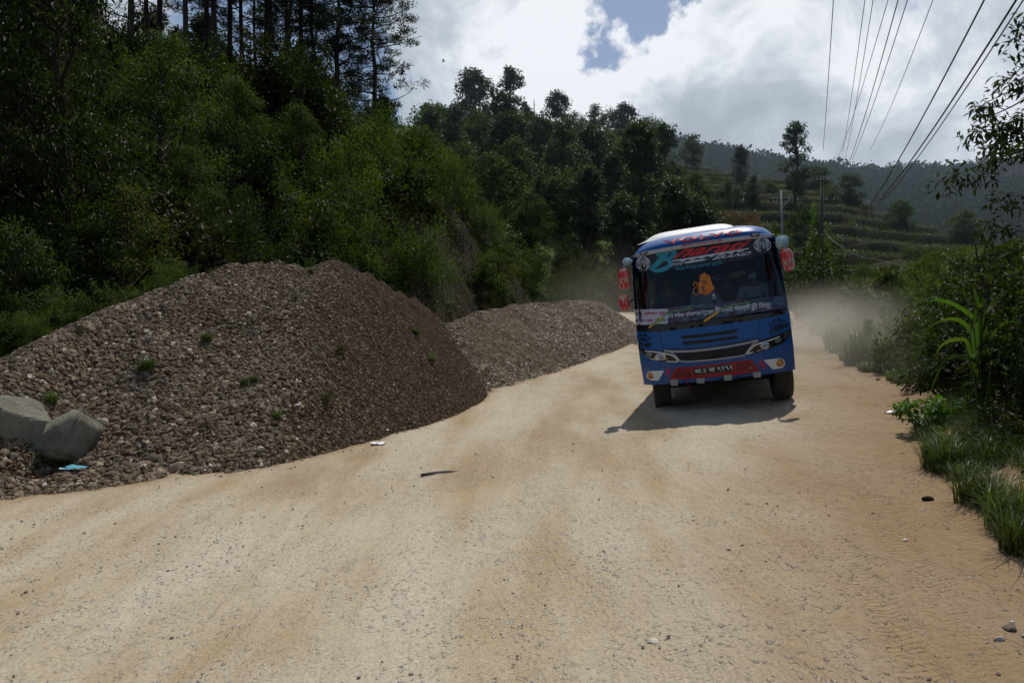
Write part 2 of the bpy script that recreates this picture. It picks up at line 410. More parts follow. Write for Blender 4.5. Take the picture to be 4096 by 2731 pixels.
def densify(pts, step=.35):
    out = []
    for (a, b) in zip(pts[:-1], pts[1:]):
        a = np.array(a, float); b = np.array(b, float); k = max(1, int(np.linalg.norm(b[:2] - a[:2]) / step))
        for i in range(k): out.append(a + (b - a) * i / k)
    out.append(np.array(pts[-1], float)); return np.array(out)
def crest(lst): return [tuple(at_px(*p)) for p in lst]
H1 = crest([(-60, 395, 9.3), (26, 362, 10), (65, 334, 10.8), (109, 311, 12), (174, 285, 13), (205, 273, 13.3), (239, 265, 13.6), (279, 263, 14), (313, 268, 14.6), (337, 258, 15), (350, 265, 15.1), (383, 281, 15.8), (414, 297, 16.6), (435, 316, 17.4), (450, 338, 18.0)])
H1b = crest([(300, 305, 12.6), (345, 262, 15)])
C1 = np.concatenate([densify(H1), densify(H1b)])
h2pts = [(450, 323, 22), (478, 312, 23.5), (500, 308, 25), (522, 304, 26.5), (545, 301, 28), (565, 300, 29), (596, 301, 30.5), (608, 307, 29.8), (590, 312, 28), (575, 318, 26.5), (548, 336, 23.7), (525, 345, 22.3), (500, 360, 20.7), (484, 374, 19.4), (470, 378, 18.6)]
H2 = crest(h2pts)
C2 = densify(H2, .5)
# fill the driven-on top of the second heap
ctr = np.array(crest([(520, 322, 24.5)])[0])
C2 = np.concatenate([C2] + [C2 * (1 - k) + ctr * k for k in (.2, .4, .6, .8)])
H1c = crest([(-70, 482, 8.1), (10, 474, 8.3), (70, 466, 8.6), (130, 459, 9.0), (180, 452, 9.5)]); C1c = densify(H1c)
def heap_h(x, y, C, slope, rs=1.):
    best = np.full(np.shape(x), -99.)
    for c in C:
        dx = x - c[0]; d = np.hypot(np.where(dx > 0, dx * rs, dx), y - c[1]); best = np.maximum(best, c[2] - slope * (np.sqrt(d * d + .12) - .34))
    return best
def heap1(x, y):
    h = np.maximum(heap_h(x, y, C1, .70, 2.5), heap_h(x, y, C1c, .8))
    h = h - .12 * np.abs(vnoise(x * 1.1 + y * .4, y * .35 + 3)) * sstep(-3.2, -1.6, x) * 2
    return h + .13 * fbm(x * .8, y * .8, 4) + .05 * fbm(x * 3, y * 3, 3)
def heap2(x, y):
    h = heap_h(x, y, C2, .78)
    return h + .16 * fbm(x * .9 + 4, y * .9, 4) + .06 * fbm(x * 3, y * 3, 3)
build_ground()
def build_heap(fn, x0, x1, y0, y1, step, nst, label, loc, smin, smax, seed, bigger=None):
    xs = np.arange(x0, x1, step); ys = np.arange(y0, y1, step)
    Y, X = np.meshgrid(ys, xs, indexing='ij'); G = ground(X, Y); Hh = fn(X, Y)
    idx = np.arange(X.size).reshape(X.shape)
    f = np.stack([idx[:-1, :-1], idx[:-1, 1:], idx[1:, 1:], idx[1:, :-1]], -1).reshape(-1, 4)
    d = (Hh - G).ravel(); sel = (d[f].max(1) > -.12)
    f = f[sel]; used, inv = np.unique(f, return_inverse=True)
    V = np.stack([X, Y, np.maximum(Hh, G - .3)], -1).reshape(-1, 3)[used]
    root = empty('gravel_heap', loc); tag(root, label, 'gravel heap', 'heaps of gravel dumped along the left side of the road')
    V = V - np.array(loc)
    new_mesh_object('mound', V, inv.reshape(-1, 4), M['heap'] if fn is heap1 else M['heap2'], root, smooth=True)
    r = np.random.default_rng(seed)
    n = nst * 4
    px = r.uniform(x0, x1, n); py = r.uniform(y0, y1, n)
    h = fn(px, py); g = ground(px, py); e = .06
    nx = -(fn(px + e, py) - h) / e; ny = -(fn(px, py + e) - h) / e
    # keep what lies on the heap; denser on its near side
    ok = (h > g - .05)
    face = (nx * (0 - px) + ny * (0 - py)) / np.hypot(px, py)
    ok &= r.random(n) < np.clip(.55 + .8 * face, .18, 1)
    P = np.stack([px, py, h], -1)[ok][:nst]; Nn = np.stack([nx, ny, np.ones_like(nx)], -1)[ok][:nst]
    s = smin * (smax / smin) ** (r.random(len(P)) ** 2.1)
    zone = sstep(-.25, .25, fbm(P[:, 0] * .5 + 20, P[:, 1] * .5, 3) + (.5 - (P[:, 2] - ground(P[:, 0], P[:, 1])) * .22))
    coarse = 1 - sstep(-3.8, -1.6, P[:, 0] + .35 * P[:, 2]) if fn is heap1 else .35 + .5 * (1 - sstep(.2, .9, np.abs(Nn[:, 0] + Nn[:, 1])))
    s *= (.60 + .35 * zone) * (.72 + .62 * coarse)
    st = scatter_stones('loose_stones', P - np.array(loc), Nn, s, RP, M['stone'], root, rnd=np.clip(r.normal((.36 if fn is heap1 else .58) + .12 * coarse, .22, len(P)), 0, 1))  # second heap's stones paler, its sunlit look painted into their colour
    st['kind'] = 'stuff'
    return root
build_heap(heap1, -12, 1.2, 6.0, 19.5, .07, 105000, 'tall rounded heap of brown gravel nearest the camera at the left roadside', (-4.3, 12.5, 0.), .011, .054, 5)
build_heap(heap2, -4.5, 7.5, 17.5, 34, .1, 70000, 'lower flat-topped gravel heap behind the tall one, beside the bus', (1., 25., 0.), .012, .055, 6)

def ground_normals(x, y, fn=ground):
    e = .05; h = fn(x, y); return np.stack([-(fn(x + e, y) - h) / e, -(fn(x, y + e) - h) / e, np.ones_like(h)], -1)
# loose pebbles on the road (nobody could count them)
r = np.random.default_rng(11)
n = 7500
dd = 2.6 * (24 / 2.6) ** r.random(n); pxs = r.uniform(-60, 1080, n); X = (pxs - 512) / F * dd; Y = dd
rm = road_mask(X, Y); hp = np.maximum(heap1(X, Y), heap2(X, Y)) < ground(X, Y)
dens = sstep(-.25, .35, fbm(X * .5, Y * .5, 3)) * .8 + .2
edge = np.exp(-np.abs(X - xr(Y)) / .8)
ok = (rm > -.8) & hp & (r.random(n) < dens + edge * .5)
X, Y = X[ok], Y[ok]
sz = .0035 * (5.5 ** (r.random(len(X)) ** 2.2)) * (.7 + .3 * np.minimum(Y / 6, 2))
P = np.stack([X, Y, ground(X, Y) + .002], -1)
o = scatter_stones('pebbles', P, ground_normals(X, Y), sz, RP, M['pebble'], rnd=np.clip(r.normal(.42, .28, len(X)), 0, 1), flat=1.2)
tag(o, 'small pebbles and crumbs of soil strewn over the road', kind='stuff')
# spill of coarse stones along the foot of the heaps
n = 60000
X = r.uniform(-8, 5, n); Y = r.uniform(6, 26, n)
d1 = ground(X, Y) - heap1(X, Y); d2 = ground(X, Y) - heap2(X, Y); d = np.minimum(d1, d2)
ok = (d > -.05) & (r.random(n) < np.exp(-np.maximum(d, 0) / .085) * (.35 + .9 * sstep(-.2, .3, fbm(X * 1.3, Y * 1.3, 3)))) & (road_mask(X, Y) > 0); X, Y = X[ok], Y[ok]
P = np.stack([X, Y, ground(X, Y) + .004], -1)
o = scatter_stones('spilled_gravel', P, ground_normals(X, Y), .010 * 4 ** (r.random(len(X)) ** 1.8), RP, M['stone'], flat=.9)
tag(o, 'gravel spilled along the foot of the heaps', kind='stuff')

# ------------------------------------------------------------------ vegetation
M['leaf_dark'] = leafmat('dark_leaf', (.012, .022, .005), (.050, .072, .013), .34, .6, spec=.22)
M['leaf_mid'] = leafmat('green_leaf', (.016, .032, .006), (.085, .120, .018), .42, .6, spec=.22)
M['leaf_bright'] = leafmat('bright_leaf', (.024, .050, .007), (.115, .165, .020), .46, .6, spec=.22)
M['leaf_lime'] = leafmat('lime_leaf', (.05, .11, .010), (.15, .26, .025), .45, .5)
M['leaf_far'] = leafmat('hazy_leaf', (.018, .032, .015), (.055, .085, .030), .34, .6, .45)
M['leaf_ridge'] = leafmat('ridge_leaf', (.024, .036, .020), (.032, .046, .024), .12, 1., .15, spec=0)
M['needle'] = leafmat('pine_needle', (.014, .024, .010), (.040, .058, .022), .3, .45)
M['grass'] = leafmat('grass_blade', (.022, .045, .010), (.115, .160, .040), .42, .42, spec=.4)
M['drygrass'] = leafmat('dry_grass_blade', (.05, .055, .016), (.13, .125, .045), .4, .5)
M['maize'] = leafmat('dry_maize', (.05, .030, .014), (.14, .090, .045), .35, .6)
M['reed'] = leafmat('reed_blade', (.035, .075, .012), (.10, .165, .030), .4, .33, spec=.6)
M['redleaf'] = leafmat('reddish_leaf', (.10, .045, .015), (.22, .12, .03), .4, .45)
M['bark'] = simple('dark_bark', (.045, .034, .026), .95, bump=.8, scale=25, var=.4)
M['stem'] = simple('green_stem', (.05, .06, .025), .8, var=.3)

def leaf_quads(P, D, U, Ln, Wd):
    """diamond leaves: base P, direction D, up U -> verts, faces"""
    D = D / np.linalg.norm(D, axis=1, keepdims=True)
    S = np.cross(D, U); S /= np.linalg.norm(S, axis=1, keepdims=True) + 1e-9
    U2 = np.cross(S, D)
    Ln = Ln[:, None]; Wd = Wd[:, None]
    a = P; b = P + D * Ln * .45 + S * Wd * .5 + U2 * Wd * .12; c = P + D * Ln - U2 * Ln * .12; d = P + D * Ln * .45 - S * Wd * .5 + U2 * Wd * .12
    V = np.stack([a, b, c, d], 1).reshape(-1, 3)
    return V, np.arange(len(V)).reshape(-1, 4)
def leaves_at(r, C, rad, n, Ln, Wd, droop=.3, flatz=.75, shell=.0):
    """n leaves round every clump centre C (k,3) with radius rad (k,)"""
    k = len(C); idx = np.repeat(np.arange(k), n)
    g = r.normal(size=(len(idx), 3)); gn = np.linalg.norm(g, axis=1, keepdims=True); g /= gn
    rr = (shell + (1 - shell) * r.random((len(idx), 1)) ** .5)
    off = g * rr; off[:, 2] *= flatz
    P = C[idx] + off * rad[idx][:, None]
    D = off + r.normal(size=off.shape) * .55; D[:, 2] -= droop * (.5 + r.random(len(D)))
    U = np.array([0, 0, 1.]) + r.normal(size=off.shape) * .45
    s = .65 + .7 * r.random(len(idx))
    V, Fc = leaf_quads(P, D, U, Ln * s, Wd * s)
    # sunlit tops painted in: outer and upper leaves get a lighter colour
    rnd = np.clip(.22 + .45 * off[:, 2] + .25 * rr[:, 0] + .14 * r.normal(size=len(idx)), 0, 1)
    return V, Fc, rnd
def merge(parts):
    Vs, Fs, Rs, off = [], [], [], 0
    for V, Fc, R_ in parts:
        Vs.append(V); Fs.append(Fc + off); Rs.append(R_); off += len(V)
    return np.concatenate(Vs), np.concatenate(Fs), np.concatenate(Rs)
def tube(pts, rad, k=6):
    pts = np.asarray(pts, float); n = len(pts); V = []
    for i in range(n):
        t = pts[min(i + 1, n - 1)] - pts[max(i - 1, 0)]; t /= np.linalg.norm(t) + 1e-9
        a = np.cross(t, [.3, .9, .1]); a /= np.linalg.norm(a) + 1e-9; b = np.cross(t, a)
        for j in range(k):
            an = 2 * math.pi * j / k; V.append(pts[i] + (a * math.cos(an) + b * math.sin(an)) * rad[i])
    Fc = []
    for i in range(n - 1):
        for j in range(k): Fc.append([i * k + j, i * k + (j + 1) % k, (i + 1) * k + (j + 1) % k, (i + 1) * k + j])
    return np.array(V), np.array(Fc), np.zeros(len(Fc))
def limb(r, a, b, r0, r1, n=5, sag=0., wob=.04):
    a = np.array(a, float); b = np.array(b, float); Ln = np.linalg.norm(b - a)
    t = np.linspace(0, 1, n)[:, None]; P = a + (b - a) * t
    P[1:-1] += r.normal(size=(n - 2, 3)) * wob * Ln; P[:, 2] += (sag * Ln * np.sin(math.pi * t[:, 0]))
    return tube(P, np.linspace(r0, r1, n))
def plant(name, crown, trunk, mleaf, mbark=None, cname='crown', tname='trunk'):
    root = empty(name)
    V, Fc, R_ = merge(crown); new_mesh_object(cname, V, Fc, mleaf, root, attr={'rnd': R_})
    if trunk:
        V, Fc, R_ = merge(trunk); new_mesh_object(tname, V, Fc, mbark or M['bark'], root, smooth=True)
    return root
def broadleaf(seed, h, w, nclump, nleaf, Ln, Wd, mleaf, name='broadleaf_tree', bole=.3, top=.85, droop=.3, crad=.22, lean=0.):
    r = np.random.default_rng(seed)
    C = []
    while len(C) < nclump:
        u = r.random(); z = bole + (1 - bole) * u
        prof = math.sin(math.pi * min(1, (u * .86 + .12))) ** .7 * (.75 + .5 * r.random())
        a = r.random() * 6.283; q = r.random() ** .45
        C.append([math.cos(a) * w * .5 * prof * q, math.sin(a) * w * .5 * prof * q, z * h])
    C = np.array(C); C[:, 0] += lean * C[:, 2]
    rad = crad * w * (.6 + .7 * r.random(nclump))
    crown = [leaves_at(r, C, rad, nleaf, Ln, Wd, droop)]
    trunk = []
    tw = r.normal(size=(6, 3)) * .02 * h; tw[0] = 0; tw[:, 2] = 0
    zz = np.linspace(0, top * h, 6); tp = np.stack([tw[:, 0] + lean * zz, tw[:, 1], zz], 1)
    trunk.append(tube(tp, np.linspace(.022 * h, .006 * h, 6), 7))
    for i in r.permutation(nclump)[:min(nclump, 26)]:
        zb = max(bole * h * .7, C[i, 2] - .55 * np.hypot(C[i, 0], C[i, 1]) - .05 * h); zb = min(zb, top * h * .97)
        bp = np.array([np.interp(zb, zz, tp[:, 0]), np.interp(zb, zz, tp[:, 1]), zb])
        trunk.append(limb(r, bp, C[i], .008 * h, .002 * h, 4))
    return plant(name, crown, trunk, mleaf)
def shrub(seed, h, w, nclump, nleaf, Ln, Wd, mleaf, name='shrub', droop=.1, shoots=8):
    r = np.random.default_rng(seed); a = r.random(nclump) * 6.283; q = r.random(nclump) ** .5
    prof = np.sqrt(np.clip(1 - q * q, 0, 1)); z = h * (.12 + .82 * prof * (.45 + .55 * r.random(nclump)))
    C = np.stack([np.cos(a) * q * w / 2, np.sin(a) * q * w / 2, z], 1)
    # upright shoots break the outline
    sh = []
    trunk = []
    for i in range(shoots):
        aa = r.random() * 6.283; qq = r.random() ** .5 * w * .42; top = h * (.85 + .4 * r.random())
        p0 = np.array([math.cos(aa) * qq * .4, math.sin(aa) * qq * .4, 0]); p1 = np.array([math.cos(aa) * qq * 1.15, math.sin(aa) * qq * 1.15, top])
        trunk.append(limb(r, p0, p1, .016, .004, 5))
        for t in np.linspace(.55, 1, 6): sh.append(p0 + (p1 - p0) * t)
    sh = np.array(sh) if sh else np.zeros((0, 3))
    parts = [leaves_at(r, C, .16 * w * (.7 + .6 * r.random(nclump)), nleaf, Ln, Wd, droop)]
    if len(sh): parts.append(leaves_at(r, sh, np.full(len(sh), .09 * h), max(6, nleaf // 5), Ln * 1.1, Wd * 1.1, -.1))
    for i in range(5):
        trunk.append(limb(r, [0, 0, 0], C[r.integers(0, nclump)], .022, .006, 4))
    return plant(name, parts, trunk, mleaf, M['stem'], 'foliage', 'stems')
def blades(P, H, W, lean, r, seg=4, curl=1.):
    """curved tapering grass blades, (n,3) roots -> quads"""
    n = len(P); a = r.random(n) * 6.283; d = np.stack([np.cos(a), np.sin(a), np.zeros(n)], 1); s = np.stack([-np.sin(a), np.cos(a), np.zeros(n)], 1)
    rows = []
    for i in range(seg + 1):
        t = i / seg; bend = lean * t ** (1.4 + curl * .6)
        c = P + d * (H * bend)[:, None] + np.array([0, 0, 1.]) * (H * (t - .5 * lean * t ** 2.2))[:, None]
        wd = (W * (1 - t) ** .7 * (.6 + .4 * min(1, t * 4)))[:, None] * .5 + 0.0004
        rows.append(c - s * wd); rows.append(c + s * wd)
    V = np.stack(rows, 1)  # n, 2(seg+1), 3
    k = 2 * (seg + 1); f = np.array([[2 * i, 2 * i + 1, 2 * i + 3, 2 * i + 2] for i in range(seg)])
    Fc = (f[None] + (np.arange(n) * k)[:, None, None]).reshape(-1, 4)
    R_ = np.repeat(np.clip(r.normal(.5, .25, n), 0, 1), seg)
    return V.reshape(-1, 3), Fc, R_
def tuft(seed, h, w, n, bw, mleaf, name='grass_tuft', lean=.6):
    r = np.random.default_rng(seed); a = r.random(n) * 6.283; q = r.random(n) ** .5 * w / 2
    P = np.stack([np.cos(a) * q, np.sin(a) * q, np.zeros(n)], 1)
    V, Fc, R_ = blades(P, h * (.5 + .6 * r.random(n)), np.full(n, bw), lean * (.3 + r.random(n)), r)
    return plant(name, [(V, Fc, R_)], None, mleaf, cname='foliage')
def pine(seed, h, bole, spread, ncl, Ln=.22, one_side=None):
    r = np.random.default_rng(seed); trunk = []; zz = np.linspace(0, h, 9)
    tw = r.normal(size=(9, 3)) * .05; tw[0] = 0; tw[:, 2] = 0; tp = np.stack([tw[:, 0], tw[:, 1], zz], 1)
    trunk.append(tube(tp, np.linspace(.19, .04, 9), 8)); C = []
    for i in range(ncl):
        z = h * (bole + (1 - bole) * (i + r.random()) / ncl); a = r.random() * 6.283
        ln = spread * (1 - .65 * (z / h - bole) / (1 - bole)) * (.5 + .6 * r.random())
        tip = np.array([math.cos(a) * ln, math.sin(a) * ln, z + ln * (.12 + .3 * r.random())])
        b = np.array([np.interp(z, zz, tp[:, 0]), np.interp(z, zz, tp[:, 1]), z])
        trunk.append(limb(r, b, tip, .05, .012, 5, -.06, .05))
        for t in (.45, .62, .8, 1.):
            if r.random() < .8:
                for _ in range(2): C.append(b + (tip - b) * t + r.normal(size=3) * [.35, .35, .16])
        if i % 3 == 0:   # dead stubs lower down
            z2 = h * bole * (.35 + .6 * r.random()); a = r.random() * 6.283
            trunk.append(limb(r, [0, 0, z2], [math.cos(a) * 1.2, math.sin(a) * 1.2, z2 + .15], .025, .008, 4))
    C = np.array(C); k = len(C); n = 72
    idx = np.repeat(np.arange(k), n); g = r.normal(size=(k * n, 3)); g /= np.linalg.norm(g, axis=1, keepdims=True); g[:, 2] = g[:, 2] * .6 + .25
    rad = (.28 + .3 * r.random(k))[idx][:, None]
    P = C[idx] + g * rad * r.random((k * n, 1)) * .8
    V, Fc = leaf_quads(P, g + r.normal(size=g.shape) * .3, r.normal(size=g.shape), np.full(k * n, Ln) * (.7 + .6 * r.random(k * n)), np.full(k * n, .045))
    return plant('pine_tree', [(V, Fc, np.clip(r.normal(.45, .25, k * n), 0, 1))], trunk, M['needle'])

def T(root, p, s=1., rz=None, label=None, group=None, cat=None, sz=None, tilt=0.):
    rz = random.uniform(0, 6.28) if rz is None else rz
    o = dup(root, p, (tilt, 0, rz), (s, s, s * (sz or 1)), label, group, cat)
    if cat in ('weed', 'plant', 'tree'): o.name = {'weed': 'weed', 'plant': 'small_plant', 'tree': 'broadleaf_tree'}[cat]
    return o

# --- prototypes
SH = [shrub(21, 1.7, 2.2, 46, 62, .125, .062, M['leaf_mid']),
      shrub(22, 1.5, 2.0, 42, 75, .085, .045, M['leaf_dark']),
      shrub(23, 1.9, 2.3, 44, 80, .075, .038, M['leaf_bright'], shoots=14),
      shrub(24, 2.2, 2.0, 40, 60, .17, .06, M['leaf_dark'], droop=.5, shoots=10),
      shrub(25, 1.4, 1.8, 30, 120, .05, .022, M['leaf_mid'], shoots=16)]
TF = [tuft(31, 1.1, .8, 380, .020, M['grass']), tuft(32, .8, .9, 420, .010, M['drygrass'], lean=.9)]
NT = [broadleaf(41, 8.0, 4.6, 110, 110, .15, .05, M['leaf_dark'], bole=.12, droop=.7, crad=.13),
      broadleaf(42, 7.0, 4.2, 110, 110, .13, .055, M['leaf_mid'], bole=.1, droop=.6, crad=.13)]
MT = [broadleaf(51, 9, 6.0, 60, 85, .36, .2, M['leaf_far'], bole=.22, crad=.16),
      broadleaf(52, 10, 4.6, 55, 85, .34, .18, M['leaf_far'], bole=.15, crad=.17),
      broadleaf(53, 8, 6.4, 60, 85, .34, .2, M['leaf_mid'], bole=.18, crad=.15),
      broadleaf(54, 12, 4.4, 60, 80, .36, .18, M['leaf_far'], bole=.18, crad=.15),
      broadleaf(55, 7, 5.2, 40, 120, .28, .15, M['leaf_mid'], bole=.15, crad=.19)]
PN = [pine(61, 19, .26, 4.2, 40), pine(62, 21, .40, 3.6, 30), pine(63, 15, .17, 4.4, 52)]
PROTO = SH + TF + NT + MT + PN

# --- left slope
LAB = ['glossy mid-green leafy shrub on the left slope', 'dark small-leaved shrub on the left slope', 'bright green shrub with upright shoots on the left slope', 'dark drooping-leaved shrub on the left slope', 'fine feathery shrub on the left slope']
GRP = ['mid-green leafy shrubs covering the left slope', 'dark small-leaved shrubs covering the left slope', 'bright green shrubs covering the left slope', 'drooping dark shrubs covering the left slope', 'feathery shrubs covering the left slope']
r = np.random.default_rng(3); cnt = 0; placed = []
tries = 0
while cnt < 165 and tries < 20000:
    tries += 1
    d = 12 + 40 * r.random() ** 1.1; px = r.uniform(-70, 560); x = (px - 512) / F * d; y = d
    if not bool(inside(np.array([x]), np.array([y]), HILL_POLY)[0]): continue
    s = float(seg_dist(np.array([x]), np.array([y]), FOOT)[0])
    if s < .15 or s > 24: continue
    if 26 < y < 44 and s < 3.6 and px > 425 and r.random() < .7: continue          # the cut bank stays bare
    size = (.8 + .6 * r.random()) * (1 + .2 * sstep(18, 40, d)) * (1 - .45 * sstep(8, 16, s))
    if any((x - a) ** 2 + (y - b) ** 2 < (.62 * (size + c)) ** 2 for a, b, c in placed): continue
    placed.append((x, y, size)); cnt += 1
    # bright growth on the sunny shoulder, dark shrubs to the left
    if px > 340: k = r.choice([2, 0, 4, 2, 1], p=[.34, .22, .16, .16, .12])
    else: k = r.choice([0, 1, 2, 3, 4], p=[.2, .26, .12, .28, .14])
    T(SH[k], (x, y, float(ground(x, y)) - .1), size, None, LAB[k], GRP[k], 'shrub', sz=.85 + .4 * r.random())
# carpet of undergrowth leaves so that no bare slope shows between the shrubs
n = 150000
d = 10 + 45 * r.random(n) ** 1.2; px = r.uniform(-80, 570, n); X = (px - 512) / F * d; Y = d
s = seg_dist(X, Y, FOOT); ok = inside(X, Y, HILL_POLY) & (s < 26)
bare = (Y > 25) & (s < 4.2) & (px > 420)
ok &= (~bare | (r.random(n) < .5)); ok &= (fbm(X * .7, Y * .7, 3) > -.45) & (r.random(n) < .35 + sstep(0, 8, s))
X, Y = X[ok], Y[ok]; P = np.stack([X, Y, ground(X, Y) + r.random(len(X)) ** 2 * .45], -1)
D = r.normal(size=P.shape); D[:, 2] = abs(D[:, 2]) * .5; U = np.array([0, 0, 1.]) + r.normal(size=P.shape) * .5
sc_ = (.8 + .02 * Y) * (.7 + .6 * r.random(len(X)))
V, Fc = leaf_quads(P, D, U, .12 * sc_, .06 * sc_)
o = new_mesh_object('undergrowth', V, Fc, M['leaf_mid'], attr={'rnd': np.clip(r.normal(.4, .28, len(X)), 0, 1)})
tag(o, 'leafy ground cover spread over the left slope', kind='stuff')
# grass and weeds along the foot of the slope behind the heaps
i_ = 0
for k in range(60):
    d = r.uniform(14, 44); t = np.interp(d, [13, 18.5, 27, 38, 46], [-9.6, -6.8, -2.9, .2, 3.0]) + r.uniform(-1.4, .8)
    T(TF[k % 2], (t, d, float(ground(t, d)) - .03), r.uniform(.5, 1.0), None, ['green grass tuft growing at the foot of the left slope', 'yellowish grass tuft growing at the foot of the left slope'][k % 2], ['green grass tufts at the foot of the slope', 'yellowish grass tufts at the foot of the slope'][k % 2], 'grass tuft')
# large near trees on the far left
for (px, d, s, k, lab) in [(-40, 15.5, 1.1, 0, 'tall dark tree with drooping leaves at the left edge of the photo'), (60, 17.5, 1.0, 0, 'dark drooping-leaved tree second from the left edge above the heap'),
                           (128, 16.5, .62, 1, 'small glossy-leaved tree in front of the dark left trees'), (168, 23, .85, 1, 'mid-green tree with a rounded crown on the left slope'), (10, 13.5, .55, 1, 'low leafy tree growing above the boulders'),
                           (235, 27, .62, 1, 'bushy tree with orange-tipped leaves in the middle of the left slope'), (190, 21, .5, 1, 'round small tree hanging over the slope above the gravel peak'), (300, 30, .55, 1, 'leaning leafy tree below the pines')]:
    x = (px - 512) / F * d; T(NT[k], (x, d, float(ground(x, d)) - .2), s, None, lab, None, 'tree')
# pines on the crest: surveyed picture column, base row, distance
PL = [(72, 70, 40), (100, 85, 44), (132, 80, 42), (160, 92, 46), (186, 95, 44), (207, 92, 50), (216, 96, 45), (230, 96, 48), (243, 90, 53), (267, 100, 55), (271, 128, 47), (287, 112, 54), (291, 131, 46), (302, 122, 49), (313, 121, 48), (339, 131, 47), (374, 121, 50), (40, 70, 38), (150, 80, 52), (256, 100, 60)]
for i, (px, py, d) in enumerate(PL):
    x = (px - 512) / F * d; g = float(ground(x, d))
    k = 2 if px in (374, 313, 339, 291) else (1 if i % 2 else 0)
    o = T(PN[k], (x, d, g - .3), r.uniform(.9, 1.1), None, {374: 'pine with open branches at the right end of the row on the crest', 339: 'thin pine second from the right end of the row on the crest', 313: 'pine with a forked leaning trunk on the crest'}.get(px, 'tall slim pine with a dark bare trunk on the left crest'), None if px in (374, 339, 313) else 'tall slim pines on the left crest', 'pine tree')
# dark wood behind the pines
for i in range(34):
    px = r.uniform(-60, 330) if i < 26 else r.uniform(330, 450); d = r.uniform(50, 64); x = (px - 512) / F * d
    T(MT[[0, 1, 3][i % 3]], (x, d, float(ground(x, d)) - .5), r.uniform(.55, .95) if px < 250 else r.uniform(.32, .5), None, 'dark leafy tree in the wood behind the pines', 'dark leafy trees behind the pines', 'tree')

# --- hill behind: skyline trees one by one (column, top row, base row, prototype, label)
SK = [(473, 74, 134, 0, 52, 'umbrella-shaped tree, tallest at the left of the far skyline'), (510, 70, 136, 3, 34, 'tall ragged tree beside the umbrella-shaped one on the skyline'), (462, 104, 140, 1, 18, 'thin spiky tree left of the umbrella-shaped skyline tree'), (493, 88, 135, 1, 14, 'small round-topped tree between the two tallest skyline trees'),
      (440, 108, 150, 0, 34, 'low spreading tree at the left start of the far skyline'), (557, 95, 150, 0, 36, 'ragged tree standing alone right of the dead snag'), (575, 116, 156, 2, 30, 'low tree right of the ragged lone skyline tree'), (594, 106, 150, 1, 26, 'slim tree on the skyline, left of a pair'), (608, 112, 156, 4, 26, 'rounder tree of the skyline pair'),
      (624, 107, 160, 0, 36, 'bright-topped tree on the skyline above the bus'), (648, 122, 172, 4, 44, 'broad domed tree where the skyline starts to drop'), (692, 138, 168, 2, 24, 'small ragged tree right of the thin pole on the ridge'), (719, 128, 172, 4, 30, 'dense dark egg-shaped tree alone on the terraces'), (795, 124, 205, 3, 30, 'tall two-tiered tree standing on the terraces'),
      (816, 170, 192, 4, 32, 'small flat-topped tree just right of the two-tiered tree'), (848, 176, 206, 4, 32, 'dark domed tree beside the power pole'), (882, 188, 210, 4, 22, 'small round tree at the end of the terraces'), (965, 212, 240, 4, 34, 'round bright green bush-like tree on the far bank'), (900, 202, 224, 2, 26, 'low tree on the terrace edge below the wires'),
      (752, 178, 205, 1, 18, 'slender pale tree among the terraces'), (676, 172, 232, 3, 20, 'dark columnar tree below the terraces'), (543, 180, 222, 4, 34, 'small yellow-green tree on the dark middle slope'), (530, 197, 250, 2, 44, 'large round green tree behind the end of the cut bank'), (622, 205, 262, 3, 26, 'yellow-topped tree just left of the bus roof'), (588, 172, 245, 0, 56, 'big domed tree in the middle of the wooded slope'), (740, 150, 185, 0, 22, 'small dark tree left of the tall two-tiered tree')]
rs_ = np.random.default_rng(9)
def mid_at(px, base_row):
    """walk along the line of sight column px until the hill reaches that row"""
    for d in np.linspace(55, 160, 300):
        x = (px - 512) / F * d
        if (332.5 - F * (float(mid(x, d)) - EYE) / d) <= base_row: return x, d
    return x, d
for (px, top, bs, k, wpx, lab) in SK:
    x, d = mid_at(px, bs); z = float(mid(x, d))
    h = (bs - top) / F * d + .6; w = wpx / F * d
    dims = [(9, 6), (10, 4.6), (8, 6.4), (12, 4.4), (7, 5.2)][k]
    o = dup(MT[k], (x, d, z - .6), (0, 0, random.uniform(0, 6.28)), (w / dims[1] * .95, w / dims[1] * .95, h / dims[0]), lab, None, 'tree')
# wooded slope
cnt = 0; placed = []
while cnt < 150:
    px = rs_.uniform(425, 700); d = rs_.uniform(60, 148); x = (px - 512) / F * d; z = float(mid(x, d)); row = 332.5 - F * (z - EYE) / d
    if px > 640 and row < 165 + (px - 640) * .9: continue
    s = rs_.uniform(.55, 1.05); sky_ = np.interp(px, [e[0] for e in EL], [e[1] for e in EL])
    if row < sky_ + 16: s *= .5
    elif row < sky_ + 34: s *= .75
    if px > 640 and row < sky_ + 22: continue
    if any((x - a) ** 2 + (d - b) ** 2 < (2.0 * (s + c)) ** 2 for a, b, c in placed): 
        if rs_.random() < .97: continue
    placed.append((x, d, s)); cnt += 1
    k = rs_.choice([0, 1, 2, 3, 4], p=[.27, .2, .2, .13, .2])
    T(MT[k], (x, d, z - .5), s, None, ['spreading dark tree on the wooded middle slope', 'narrow dark tree on the wooded middle slope', 'broad greener tree on the wooded middle slope', 'tall slender tree on the wooded middle slope', 'small domed tree on the wooded middle slope'][k], ['spreading dark trees of the middle slope', 'narrow dark trees of the middle slope', 'broad greener trees of the middle slope', 'tall slender trees of the middle slope', 'small domed trees of the middle slope'][k], 'tree')
